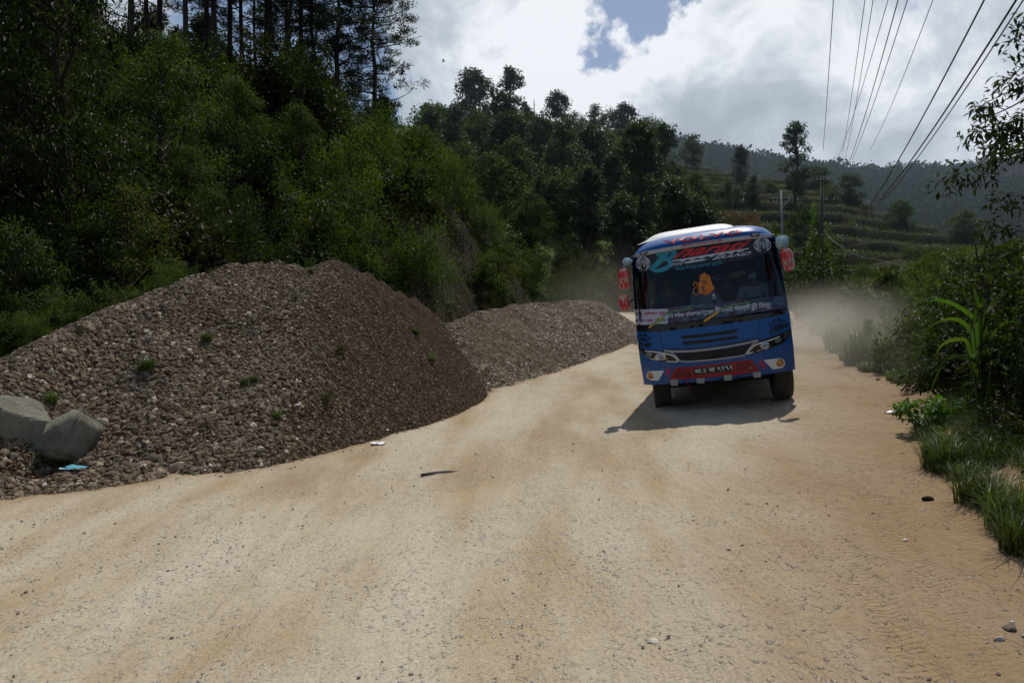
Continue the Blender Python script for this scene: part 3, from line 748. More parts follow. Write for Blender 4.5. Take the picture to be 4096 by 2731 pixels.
# shrubs on the terraces
for i in range(64):
    px = rs_.uniform(640, 1060); d = rs_.uniform(52, 112); x = (px - 512) / F * d
    T(SH[[0, 2, 4, 1][i % 4]], (x, d, float(max(mid(x, d), ground(x, d))) - .15), rs_.uniform(.7, 1.6) * (.55 if px > 840 else 1), None, ['green shrub on a terrace edge', 'bright shrub on a terrace edge', 'feathery shrub on a terrace edge', 'dark shrub on a terrace edge'][i % 4], ['green shrubs dotted over the terraces', 'bright shrubs dotted over the terraces', 'feathery shrubs dotted over the terraces', 'dark shrubs dotted over the terraces'][i % 4], 'shrub')
# rough grass and weeds on the terraces, dry maize above the bus
n = 60000
px = rs_.uniform(560, 1090, n); d = rs_.uniform(50, 125, n); X = (px - 512) / F * d; Z = mid(X, d); e = .3
sl = np.hypot(mid(X + e, d) - Z, mid(X, d + e) - Z) / e; ok = rs_.random(n) < np.where(sl < .35, .55, .8); ok &= Z > ground(X, d) - .2
Z = np.maximum(Z, ground(X, d) - .02)
P = np.stack([X, d, Z - .02], -1)[ok]; m_ = len(P)
V, Fc, R_ = blades(P, rs_.uniform(.25, .7, m_), np.full(m_, .09), rs_.uniform(.2, .9, m_), rs_, 2)
o = new_mesh_object('terrace_grass', V, Fc, M['grass'], attr={'rnd': R_}); tag(o, 'rough grass and weeds growing on the terraces', kind='stuff')
n = 9000
px = rs_.uniform(640, 760, n); d = rs_.uniform(60, 82, n); X = (px - 512) / F * d; Z = mid(X, d); row = 332.5 - F * (Z - EYE) / d
ok = (row > 208 - (px - 640) * .1) & (row < 262); P = np.stack([X, d, Z], -1)[ok]; m_ = len(P)
V, Fc, R_ = blades(P, rs_.uniform(1.2, 2.0, m_), np.full(m_, .12), rs_.uniform(.1, .7, m_), rs_, 3)
o = new_mesh_object('dry_maize', V, Fc, M['maize'], attr={'rnd': R_}); tag(o, 'brown dry maize crop on the slope above the bus roof', kind='stuff')

# --- far ridge forest (one mass)
parts = []; r = np.random.default_rng(77)
n = 4200; px = r.uniform(540, 1150, n); u = r.random(n) ** .8; d = 190 + 232 * u; X = (px - 512) / F * d; Z = far(X, d)
hh = r.uniform(6, 12, n) 
C = np.repeat(np.stack([X, d, Z], -1), 5, 0); hh5 = np.repeat(hh, 5)
C = C + np.stack([r.normal(size=n * 5) * hh5 * .17, r.normal(size=n * 5) * hh5 * .17, hh5 * r.uniform(.15, .85, n * 5)], -1)
V, Fc, R_ = leaves_at(r, C, hh5 * .28, 11, 2.0, 1.5, .2)
o = new_mesh_object('far_forest', V, Fc, M['leaf_ridge'], attr={'rnd': R_}); tag(o, 'distant forest covering the hazy ridge', kind='stuff')

# --- right verge
rg = np.random.default_rng(15)
# grass: nobody could count the blades
def verge_grass(n, y0, y1, w0, w1, h, bw, mt, nm, lab, seed, pw=1.1, lean=.8):
    r = np.random.default_rng(seed); y = y0 * (y1 / y0) ** r.random(n); x = xr(y) + w0 + (np.clip(1.0 * y + .8 - xr(y), 1.0, w1) - w0) * r.random(n) ** pw
    ed = fbm(x * 1.1 + 7, y * 1.1, 3)
    sand = np.exp(-((y - 10.7) / 1.05) ** 2) * 1.5
    ok = (x - xr(y) > w0 + .12 + ed * .55 + sand) 
    x, y = x[ok], y[ok]; m_ = len(x)
    P = np.stack([x, y, ground(x, y) - .01], -1)
    grow = np.clip((x - xr(y) - w0) / 1.2, .35, 1) * (1 + .5 * fbm(x * .7, y * .7, 2))
    V, Fc, R_ = blades(P, h * r.uniform(.5, 1.15, m_) * grow, np.full(m_, bw) * (1 + y * .05), lean * r.uniform(.35, 1.2, m_), r, 4)
    o = new_mesh_object(nm, V, Fc, mt, attr={'rnd': R_}); tag(o, lab, kind='stuff')
verge_grass(190000, 3.6, 13, .0, 3.6, .62, .0150, M['grass'], 'verge_grass', 'long arching green grass on the right verge', 71, lean=1.0)
verge_grass(26000, 3.6, 13, -.10, 2.6, .28, .0075, M['drygrass'], 'dry_verge_grass', 'short dry grass along the edge of the right verge', 72, lean=1.3)
verge_grass(110000, 12, 60, -.3, 14, .60, .012, M['grass'], 'bank_grass', 'rough grass on the bank beyond the road bend', 73, pw=1.9)
verge_grass(22000, 30, 62, 4, 16, .7, .03, M['leaf_bright'], 'plateau_grass', 'bright green grass on the lit shelf right of the terraces', 75, pw=1.0)
verge_grass(30000, 12, 60, 0, 14, .65, .010, M['drygrass'], 'dry_bank_grass', 'dry yellowish grass on the bank beyond the road bend', 74, pw=1.5)
# grass tufts as things along the edge, the nearest ones
for i, (px, py, s) in enumerate([(868, 362, .5), (846, 352, .5), (905, 352, .6), (930, 470, .42), (965, 505, .4), (1000, 530, .45), (1015, 556, .42), (940, 430, .4)]):
    p = on_ground(px, py); T(TF[0], (p.x + .1, p.y, float(ground(p.x, p.y)) - .02), s, None, 'green grass tuft leaning out over the edge of the dirt road', 'grass tufts on the right road edge', 'grass tuft')
VS = [(915, 13.6, .7, 0), (950, 12.2, .9, 4), (985, 11, .95, 0), (1020, 9.6, .9, 3), (1050, 8.6, .9, 1), (905, 18, 1.1, 4), (940, 16.5, 1.2, 2), (975, 15, 1.2, 4), (1010, 13.5, 1.2, 1), (1045, 12, 1.2, 0), (825, 25, 1.0, 0), (850, 24, 1.2, 4), (880, 23, 1.3, 1), (915, 22, 1.4, 4), (950, 21, 1.3, 0), (985, 20, 1.5, 4), (1020, 18, 1.4, 2), (1045, 16, 1.4, 1),
      (812, 31, 1.3, 0), (835, 33, 1.5, 4), (865, 32, 1.5, 1), (895, 30, 1.6, 4), (930, 29, 1.6, 2), (965, 27, 1.6, 4), (1000, 26, 1.7, 1), (1040, 25, 1.7, 4), (820, 40, 1.8, 1), (855, 42, 1.8, 4), (890, 41, 1.8, 0), (925, 40, 2.0, 2), (960, 38, 2.0, 4), (1000, 37, 2.0, 0), (1040, 35, 2.0, 1), (800, 44, 1.6, 1), (1060, 7.2, .8, 3), (1040, 6.6, .6, 1), (1005, 8.4, .62, 1), (968, 9.6, .55, 3), (1030, 7.9, .7, 4), (940, 10.8, .5, 1), (905, 15.5, .7, 1), (870, 17.5, .7, 0), (890, 19, .9, 1), (850, 21, .8, 4), (920, 17.5, .8, 4)]
for i, (px, d, s, k) in enumerate(VS):
    x = (px - 512) / F * d
    T(SH[k], (x, d, float(ground(x, d)) - .08), s * (.86 if d < 14 else (.66 if d < 24 else .45)), None, ['leafy mid-green shrub on the bank right of the bus', 'dark shrub on the bank right of the bus', 'bright shrub with shoots on the bank right of the bus', 'drooping dark shrub at the right edge of the photo', 'feathery small-leaved shrub on the bank right of the bus'][k], ['mid-green shrubs on the right bank', 'dark shrubs on the right bank', 'bright shrubs on the right bank', 'drooping shrubs at the right edge', 'feathery shrubs on the right bank'][k], 'shrub')
for i in range(34):
    y = rg.uniform(13.2, 21); x = float(xr(y)) + rg.uniform(-.1, 2.2)
    T(TF[0] if i % 4 else TF[1], (x, y, float(ground(x, y)) - .02), rg.uniform(.6, 1.0), None, 'thick grass clump on the bank where the road bends right of the bus', 'thick grass clumps at the road bend', 'grass tuft')
# creeper-covered bush with reddish tips beside the wooden pole
p = (px_t(806) * 30, 30); o = T(SH[1], (p[0], p[1], float(ground(*p))), 2.0, None, 'tall dark bush just right of the bus mirror', None, 'shrub', sz=1.05)
r9 = np.random.default_rng(19)
for i in range(22):
    px = r9.uniform(515, 640); d = r9.uniform(44, 62); x = px_t(px) * d; z = float(max(ground(x, d), mid(x, d)))
    T(SH[[1, 4, 0][i % 3]], (x, d, z - .1), r9.uniform(.9, 2.0), None, ['dark shrub at the road bend behind the flat gravel heap', 'feathery shrub at the road bend behind the flat gravel heap', 'leafy shrub at the road bend behind the flat gravel heap'][i % 3], ['dark shrubs at the road bend', 'feathery shrubs at the road bend', 'leafy shrubs at the road bend'][i % 3], 'shrub')

for i in range(16):
    y = rg.uniform(4.6, 11); x = float(xr(y)) + rg.uniform(.25, 1.8)
    if x > .74 * y + .3: continue
    T(TF[0], (x, y, float(ground(x, y)) - .02), rg.uniform(.34, .52), None, 'coarse green grass clump standing in the verge grass', 'coarse grass clumps in the right verge', 'grass tuft')
# low lime-leaved shrub in front of the verge grass
rr_ = np.random.default_rng(5); C = []
st = []
for i in range(26):
    a = rr_.random() * 6.28; q = rr_.random() ** .5 * .62; z = .22 + .42 * rr_.random(); z *= .7; C.append([math.cos(a) * q, math.sin(a) * q * .6, z]); st.append(limb(rr_, [math.cos(a) * q * .4, math.sin(a) * q * .3, 0], C[-1], .008, .003, 4))
lv = leaves_at(rr_, np.array(C), np.full(26, .13), 20, .085, .055, .0)
o = plant('lime_shrub', [lv], st, M['leaf_lime'], M['stem'], 'foliage', 'stems'); p = on_ground(940, 432); o.location = p; o.scale = (.8, .8, .75); tag(o, 'low shrub with lime-green leaves at the edge of the right verge', 'shrub')

# tall reed plant with long arching blades
REED_LEAVES = [[(1620, 1350), (1590, 900), (1560, 720), (1400, 590), (1250, 530), (1150, 520), (1080, 550), (1030, 620)], [(1600, 1350), (1550, 1000), (1530, 860), (1450, 760), (1350, 715), (1230, 730), (1100, 800), (1010, 920)], [(1640, 1350), (1630, 1000), (1620, 800), (1610, 600), (1580, 480), (1550, 370)],
    [(1640, 1350), (1630, 1000), (1640, 780), (1680, 640), (1780, 520), (1900, 420), (2040, 340)], [(1650, 1350), (1660, 950), (1700, 760), (1760, 690), (1860, 665), (1960, 700), (2080, 800)], [(1650, 1350), (1700, 1000), (1800, 820), (1900, 750), (2000, 760), (2080, 820)],
    [(1600, 1350), (1530, 1150), (1480, 950), (1380, 930), (1270, 955), (1180, 1040), (1150, 1130)], [(1620, 1400), (1600, 1200), (1500, 1130), (1350, 1105), (1240, 1160), (1150, 1350), (1090, 1530)], [(1560, 1350), (1520, 850), (1560, 700), (1600, 600), (1650, 565), (1700, 600), (1730, 670)],
    [(1650, 1350), (1680, 1130), (1760, 1030), (1830, 1000), (1880, 1030)], [(1620, 1350), (1600, 1050), (1640, 900), (1720, 860), (1790, 900)], [(1640, 1350), (1660, 1100), (1760, 930), (1900, 880), (2040, 860)]]
RD = 7.4; RX = px_t(985) * RD; RZ = float(ground(RX, RD)) - .05
def cat_rom3(p, k):
    p = [np.array(a, float) for a in p]; q = [2 * p[0] - p[1]] + p + [2 * p[-1] - p[-2]]; out = []
    for i in range(1, len(q) - 2):
        for j in range(k):
            t = j / k; out.append(.5 * ((2 * q[i]) + (-q[i - 1] + q[i + 1]) * t + (2 * q[i - 1] - 5 * q[i] + 4 * q[i + 1] - q[i + 2]) * t * t + (-q[i - 1] + 3 * q[i] - 3 * q[i + 1] + q[i + 2]) * t ** 3))
    return out + [p[-1]]
def reed():
    r = np.random.default_rng(8); parts = []
    root = empty('reed_plant')
    specs = [] and [(-1.55, 1.15, 1.25, .9), (-1.9, .85, 1.15, 1.0), (-1.2, .62, .95, 1.05), (-.55, .25, 1.55, .35), (.5, .35, 1.65, .25), (1.2, .8, 1.5, .55), (1.9, .95, 1.2, .8), (2.3, 1.0, .95, .95), (-2.2, 1.0, .75, 1.1), (.1, .15, 1.35, .2), (1.5, .6, 1.0, .7), (-.9, .4, 1.1, .7), (.9, .3, .8, .6), (-.3, .7, .8, 1.1)]
    V, Fc = [], []
    blades_ = []
    for i, (sx, reach, top, drop) in enumerate(specs):
        n = 14; t = np.linspace(0, 1, n); sgn = 1 if sx > 0 else -1
        x = sgn * reach * t ** 1.3; z = .15 + top * (np.sin(np.minimum(t * 1.75, 3.0))) * (1) - drop * np.maximum(t - .62, 0) * 1.1
        y = r.normal() * .35 * t
        P = np.stack([x * .95, y, z], -1)
        w = .032 * np.sin(np.clip(t * .96 + .06, 0, 1) * math.pi) ** .6 + .002
        tn = np.gradient(P, axis=0); s = np.cross(tn, [0, 1., .25]); s /= np.linalg.norm(s, axis=1, keepdims=True)
        s = s * .5 + np.array([0, 1, 0]) * .6 * (1 if i % 2 else -1)
        s /= np.linalg.norm(s, axis=1, keepdims=True)
        Vv = np.stack([P - s * w[:, None] * .5, P + np.array([0, 0, -.006]), P + s * w[:, None] * .5], 1).reshape(-1, 3)
        Fq = []
        for j in range(n - 1):
            for q in (0, 1): Fq.append([j * 3 + q, j * 3 + q + 1, (j + 1) * 3 + q + 1, (j + 1) * 3 + q])
        new_mesh_object('leaf', Vv, np.array(Fq), M['reed'], root, smooth=True, attr={'rnd': np.full(len(Fq), .2 + .8 * r.random())})
    base_ = on_ground(985, 400, d0=7.)
    for i, pl_ in enumerate(REED_LEAVES):
        dy = r.uniform(-.25, .25); P = []
        for j, q in enumerate(pl_):
            w3 = at_px((3300 + q[0] / 2.613) / 4, (1000 + q[1] / 2.613) / 4, RD + dy * (j / len(pl_))); P.append((w3.x - RX, w3.y - RD, w3.z - RZ))
        P = np.array(cat_rom3(P, 5)); n = len(P); t = np.linspace(0, 1, n)
        w = (.040 if i < 9 else .028) * np.sin(np.clip(t * .93 + .07, 0, 1) * math.pi) ** .6 + .002
        tn = np.gradient(P, axis=0); s = np.cross(tn, [0, 1., 0]); s /= np.linalg.norm(s, axis=1, keepdims=True) + 1e-9; ang = r.uniform(-.7, .7) + 1.2 * (t - .4)
        s = s * np.cos(ang)[:, None] + np.array([0, 1, 0]) * np.sin(ang)[:, None]
        Vv = np.stack([P - s * w[:, None] * .5, P + np.array([0, 0, -.005]), P + s * w[:, None] * .5], 1).reshape(-1, 3); Fq = []
        for j in range(n - 1):
            for q in (0, 1): Fq.append([j * 3 + q, j * 3 + q + 1, (j + 1) * 3 + q + 1, (j + 1) * 3 + q])
        new_mesh_object('leaf', Vv, np.array(Fq), M['reed'], root, smooth=True, attr={'rnd': np.full(len(Fq), r.random())})
    for k in range(4):
        Vt, Ft, _ = limb(r, [r.normal() * .05, r.normal() * .05, 0], [r.normal() * .1, r.normal() * .08, 1.0], .016, .008, 5, 0, .02)
        new_mesh_object('stalk', Vt, Ft, M['reed'], root, smooth=True, attr={'rnd': np.full(len(Ft), .3)})
    return root
o = reed(); d = 7.4; x = px_t(985) * d; o.location = (x, d, float(ground(x, d)) - .05)
tag(o, 'tall reed with long arching blades on the right verge', 'reed')

# slender sapling and overhanging branches at the right edge
def sapling(seed, h, lean, nl=26):
    r = np.random.default_rng(seed); tp = []; C = []; tr = []
    n = 7; pts = np.stack([lean * np.linspace(0, 1, n) ** 1.3 * h + r.normal(size=n) * .03, r.normal(size=n) * .03, np.linspace(0, h, n)], 1); pts[0] = 0
    tr.append(tube(pts, np.linspace(.028, .008, n)))
    for i in range(9):
        t = .35 + .62 * i / 9; b = np.array([np.interp(t * h, pts[:, 2], pts[:, 0]), 0, t * h]); a = r.random() * 6.28; ln = .9 * (1.1 - t)+.25
        tip = b + np.array([math.cos(a) * ln, math.sin(a) * ln * .6, .35 * ln]); tr.append(limb(r, b, tip, .009, .003, 4)); C += [tip, b + (tip - b) * .6, b + (tip - b) * .8]
    lv = leaves_at(r, np.array(C), np.full(len(C), .17), nl, .075, .03, .35)
    return plant('sapling', [lv], tr, M['leaf_dark'])
o = sapling(81, 1.9, -.30); d = 8.6; x = px_t(1018) * d; o.location = (x, d, float(ground(x, d))); tag(o, 'slender leaning sapling with sparse leaves right of the reed', 'tree')
o = sapling(82, 2.7, -.06, 40); d = 9.6; x = px_t(1048) * d; o.location = (x, d, float(ground(x, d))); tag(o, 'taller sparse sapling cut by the right edge of the photo', 'tree')
def overhang():
    r = np.random.default_rng(91); d = 9.5; bx = px_t(1130) * d; g = float(ground(bx, d)); root_z = g; tr = []; C = []
    W = lambda px, py: np.array(at_px(px, py, d)) - np.array([bx, d, g])
    tr.append(limb(r, [0, 0, 0], W(1120, -60), .14, .07, 7)); tr.append(limb(r, W(1120, -60), W(1090, -260), .07, .03, 5))
    for (a, tips) in {(1122, 60): [(978, 108), (996, 120), (1012, 88), (1004, 105), (1030, 98)], (1124, 130): [(955, 170), (975, 158), (968, 182), (990, 150), (1003, 138), (988, 170), (1010, 132), (1024, 138), (948, 180)], (1120, -10): [(1012, 40), (1020, 22), (1018, 56), (1030, 70), (1015, 78)], (1124, 90): [(1005, 122), (1020, 118)]}.items():
        a3 = W(*a)
        for tpx in tips:
            b = W(*tpx) + r.normal(size=3) * [.02, .35, .02]; m_ = a3 + (b - a3) * .5 + np.array([0, 0, .12]); tr.append(limb(r, a3, m_, .022, .012, 4, 0, .02)); tr.append(limb(r, m_, b, .012, .004, 4, 0, .03))
            C += [b, b + r.normal(size=3) * .07, b + (m_ - b) * .22 + r.normal(size=3) * .06, b + (m_ - b) * .1]
    for i in range(40):
        a = r.random() * 6.28; C.append(np.array([2.1 + math.cos(a) * r.random() * 1.6, math.sin(a) * 1.6 * r.random(), 3.2 + 3.2 * r.random()]) )
    lv = leaves_at(r, np.array(C), np.full(len(C), .16), 15, .105, .036, .55)
    o = plant('overhanging_tree', [lv], tr, M['leaf_dark']); o.location = (bx, d, g); return tag(o, 'tree outside the frame reaching leafy branches in at the upper right', 'tree')
overhang()

# dead snag, bare tree on the skyline
for (px, top, bs, lab) in [(534, 100, 126, 'dead branchless snag on the skyline'), (493, 84, 118, 'bare leafless tree between the tall skyline trees')]:
    x, d = mid_at(px, bs + 6); h = (bs + 8 - top) / F * d; r = np.random.default_rng(px); tr = [limb(r, [0, 0, 0], [0, 0, h], .16, .04, 6, 0, .01)]
    for i in range(9 if px == 534 else 22):
        z = h * (.35 + .6 * i / (9 if px == 534 else 22)); a = r.random() * 6.28; ln = (.9 if px == 534 else 1.7) * (1.2 - z / h); tr.append(limb(r, [0, 0, z], [math.cos(a) * ln, math.sin(a) * ln, z + ln * (.2 if px == 534 else 1.0)], .06, .02, 4))
    V, Fc, R_ = merge(tr); o = new_mesh_object('dead_tree', V, Fc, M['bark'], smooth=True); o.location = (x, d, float(mid(x, d)) - .3); tag(o, lab, 'dead tree')
# weeds sprouting on the tall heap
sw = np.random.default_rng(44)
for i in range(34):
    px = sw.uniform(30, 440); d = sw.uniform(9.5, 15.5); x = px_t(px) * d; z = float(heap1(x, d))
    if z < float(ground(x, d)) + .1: continue
    k = i % 2; T(TF[0] if k else SH[4], (x, d, z - .02), sw.uniform(.10, .24) if k else sw.uniform(.08, .16), None, ['tiny leafy weed sprouting from the tall gravel heap', 'tiny grass sprout on the tall gravel heap'][k], ['leafy weeds sprouting on the tall heap', 'grass sprouts on the tall heap'][k], 'weed')
# fringe of weeds along the heap's back left edge
for i in range(26):
    px = sw.uniform(-20, 250); d = np.interp(px, [-20, 109, 250], [10.6, 13., 14.8]) + sw.uniform(-.2, .7); x = px_t(px) * d; z = max(float(heap1(x, d)), float(ground(x, d)))
    T([SH[2], TF[0], SH[0]][i % 3], (x, d, z - .05), sw.uniform(.22, .42), None, ['bright leafy weed on the back edge of the tall heap', 'grass sprout on the back edge of the tall heap', 'dark leafy weed on the back edge of the tall heap'][i % 3], ['bright weeds behind the tall heap', 'grass behind the tall heap', 'dark weeds behind the tall heap'][i % 3], 'weed')
# green plants by the boulders
for (px, py, s, k) in [(108, 450, .22, 0), (30, 478, .16, 1), (62, 474, .30, 5), (96, 462, .35, 5), (8, 478, .35, 6), (128, 458, .14, 2), (45, 425, .2, 2)]:
    p = on_ground(px, py); T((SH + TF)[k], (p.x, p.y, p.z), s, None, 'small green plant growing beside the grey boulders', 'small plants beside the boulders', 'plant')
for o in PROTO: purge(o)

# ------------------------------------------------------------------ the bus
def m_blue():
    m, nt, out = mat('dusty_blue_paint')
    tc = N(nt, 'ShaderNodeTexCoord'); n = N(nt, 'ShaderNodeTexNoise', Scale=3.5, Detail=9., Roughness=.7); L(nt, tc.outputs['Object'], n.inputs['Vector'])
    sx = N(nt, 'ShaderNodeSeparateXYZ'); L(nt, tc.outputs['Object'], sx.inputs[0])
    lo = N(nt, 'ShaderNodeMapRange'); lo.inputs[1].default_value = .75; lo.inputs[2].default_value = -.1; lo.inputs[3].default_value = .03; lo.inputs[4].default_value = .42; L(nt, sx.outputs[2], lo.inputs[0])
    nr = N(nt, 'ShaderNodeMapRange'); nr.inputs[1].default_value = .38; nr.inputs[2].default_value = .66; L(nt, n.outputs[0], nr.inputs[0])
    a = N(nt, 'ShaderNodeMath', operation='MULTIPLY'); L(nt, lo.outputs[0], a.inputs[0]); L(nt, nr.outputs[0], a.inputs[1])
    mx = N(nt, 'ShaderNodeMixRGB'); mx.inputs[1].default_value = (.001, .082, .30, 1); mx.inputs[2].default_value = (.20, .16, .11, 1); L(nt, a.outputs[0], mx.inputs[0])
    p = N(nt, 'ShaderNodeBsdfPrincipled'); L(nt, mx.outputs[0], p.inputs['Base Color']); p.inputs['Coat Weight'].default_value = .12; p.inputs['Specular IOR Level'].default_value = .3
    r_ = N(nt, 'ShaderNodeMapRange'); r_.inputs[3].default_value = .36; r_.inputs[4].default_value = .8; L(nt, a.outputs[0], r_.inputs[0]); L(nt, r_.outputs[0], p.inputs['Roughness'])
    L(nt, p.outputs[0], out.inputs[0]); return m
M['blue'] = m_blue()
M['silver'] = simple('silver_trim', (.33, .34, .36), .35, .3, var=.15)
M['white'] = simple('white_paint', (.72, .72, .70), .4, var=.06)
M['bandgrey'] = simple('visor_grey_paint', (.42, .42, .44), .4, var=.1)
M['black'] = simple('black_gloss', (.006, .006, .008), .25)
M['rubber'] = simple('black_rubber', (.018, .017, .016), .8, bump=.3, scale=60)
M['tyre'] = simple('dusty_tyre', (.055, .048, .040), .95, bump=.6, scale=40, var=.4)
M['red'] = simple('red_paint', (.32, .012, .018), .4, var=.1)
M['mred'] = simple('mirror_red', (.50, .015, .025), .2, coat=.8)
M['letter_red'] = simple('red_lettering', (.58, .015, .02), .5)
M['letter_white'] = simple('white_lettering', (.50, .53, .60), .5)
M['letter_cyan'] = simple('cyan_lettering', (.02, .25, .34), .5)
M['plate'] = simple('plate_black', (.02, .02, .02), .5)
M['paleletter'] = simple('pale_lettering', (.55, .55, .52), .6)
M['orange'] = simple('orange_sticker', (.55, .17, .015), .6)
M['amber'] = simple('amber_lens', (.55, .22, .02), .15, coat=.6)
M['chrome'] = simple('chrome', (.62, .64, .68), .12, 1.)
M['lens'] = simple('headlight_lens', (.35, .40, .48), .1, .6, coat=.8)
M['led'] = simple('light_strip', (.75, .75, .70), .3)
M['interior'] = simple('bus_interior', (.08, .075, .08), .8)
M['seat'] = simple('seat_fabric', (.03, .03, .06), .9)
M['maroon'] = simple('maroon_dashboard_cloth', (.16, .03, .06), .8)
M['chassis'] = simple('underbody', (.025, .02, .016), .9, var=.3)
M['teal'] = simple('teal_bag_fabric', (.02, .26, .36), .7)
M['redcloth'] = simple('red_cloth', (.42, .02, .03), .8)
M['paper'] = simple('paper_sign', (.46, .48, .60), .7)
M['yellow'] = simple('yellow_tape', (.62, .33, .01), .5)
M['green'] = simple('green_tape', (.02, .30, .10), .5)
M['magenta'] = simple('magenta_ink', (.40, .05, .25), .6)
M['ink'] = simple('dark_ink', (.03, .03, .10), .6)
M['inkred'] = simple('red_ink', (.45, .03, .06), .6)
M['ltblue'] = simple('pale_blue_bracket', (.36, .50, .58), .4)
def m_glass(name, tr, tintc):
    m, nt, out = mat(name)
    a = N(nt, 'ShaderNodeBsdfTransparent'); a.inputs[0].default_value = (*tintc, 1)
    g = N(nt, 'ShaderNodeBsdfGlossy', Roughness=.03); g.inputs[0].default_value = (.6, .6, .62, 1)
    fr = N(nt, 'ShaderNodeFresnel'); fr.inputs[0].default_value = 1.5
    mx = N(nt, 'ShaderNodeMixShader'); L(nt, fr.outputs[0], mx.inputs[0]); L(nt, a.outputs[0], mx.inputs[1]); L(nt, g.outputs[0], mx.inputs[2])
    L(nt, mx.outputs[0], out.inputs[0]); return m
M['glass'] = m_glass('windscreen_glass', .6, (.55, .60, .66))
M['sideglass'] = m_glass('tinted_side_glass', .3, (.35, .38, .40))
def m_banner():
    m, nt, out = mat('printed_banner')
    tc = N(nt, 'ShaderNodeTexCoord'); n = N(nt, 'ShaderNodeTexNoise', Scale=5., Detail=5., Distortion=1.5); L(nt, tc.outputs['Object'], n.inputs['Vector'])
    r = ramp(nt, n.outputs[0], [(.30, (.02, .03, .09)), (.42, (.07, .03, .10)), (.5, (.03, .07, .12)), (.58, (.08, .13, .22)), (.68, (.03, .09, .06)), (.75, (.14, .18, .26))])
    p = N(nt, 'ShaderNodeBsdfPrincipled', Roughness=.6); L(nt, r.outputs[0], p.inputs['Base Color']); L(nt, p.outputs[0], out.inputs[0]); return m
M['banner'] = m_banner()

YAW, PITCH, ROLL = -.29, .05, -.122
BO = Vector((3.207, 11.717, EYE - .729))
cz, sz_ = math.cos(YAW), math.sin(YAW); cx_, sx_ = math.cos(PITCH), math.sin(PITCH); cr_, sr_ = math.cos(ROLL), math.sin(ROLL)
BR = Matrix(((cz, -sz_, 0), (sz_, cz, 0), (0, 0, 1))) @ Matrix(((1, 0, 0), (0, cx_, -sx_), (0, sx_, cx_))) @ Matrix(((cr_, 0, sr_), (0, 1, 0), (-sr_, 0, cr_)))
bus = empty('bus'); bus.matrix_world = Matrix.Translation(BO) @ BR.to_4x4()
tag(bus, 'blue passenger bus with a white roof box, leaning as it drives down the dusty road', 'bus')
BRI = BR.transposed()
def halfw(z):
    return float(np.interp(z, [-.1, 0, .35, .9, 1.6, 2.09, 2.25, 2.36], [1.165, 1.17, 1.185, 1.185, 1.15, 1.117, 1.09, 1.04]))
def S(x, z):
    """depth of the front skin"""
    w_ = halfw(z); u = min(1.0, abs(x) / w_)
    rake = float(np.interp(z, [-.1, 0, .25, .55, .95, 1.5, 2.09, 2.2], [.05, .035, .0, -.01, .02, .09, .19, .21]))
    return rake + .05 * u * u + .22 * u ** 9
def A(px, py, yl=None):
    """digitised front elevation (enlargement of the bus front) -> bus coordinates x, z"""
    ix, iy = (2400 + px / 2.6133) / 4, (850 + py / 2.6133) / 4
    p0 = BRI @ (Vector((0, 0, EYE)) - BO); d = BRI @ (at_px(ix, iy, 1.0) - Vector((0, 0, EYE)))
    y = .1 if yl is None else yl
    for _ in range(1 if yl is not None else 6):
        k = (y - p0.y) / d.y; x, z = p0.x + d.x * k, p0.z + d.z * k
        if yl is None: y = S(x, z)
    return (x, z)
def B(px, py): return A(px + 52.3, py + 914.7)
def poly_area(p): return sum(p[i][0] * p[(i + 1) % len(p)][1] - p[(i + 1) % len(p)][0] * p[i][1] for i in range(len(p))) / 2
def inpoly(x, y, poly):
    c = False; n = len(poly)
    for i in range(n):
        x0, y0 = poly[i]; x1, y1 = poly[(i + 1) % n]
        if (y0 > y) != (y1 > y) and x < (x1 - x0) * (y - y0) / (y1 - y0) + x0: c = not c
    return c
def resample(p, step):
    out = []
    for i in range(len(p)):
        a, b = p[i], p[(i + 1) % len(p)]; d = math.dist(a, b); k = max(1, int(d / step))
        for j in range(k): out.append((a[0] + (b[0] - a[0]) * j / k, a[1] + (b[1] - a[1]) * j / k))
    return out
def rounded(p, rad, k=4):
    out = []; n = len(p)
    for i in range(n):
        a, b, c = Vector(p[i - 1]), Vector(p[i]), Vector(p[(i + 1) % n])
        r1 = min(rad, (a - b).length * .45); r2 = min(rad, (c - b).length * .45)
        s = b + (a - b).normalized() * r1; e = b + (c - b).normalized() * r2
        for j in range(k + 1):
            t = j / k; out.append(tuple(s * (1 - t) ** 2 + b * 2 * t * (1 - t) + e * t * t))
    return out
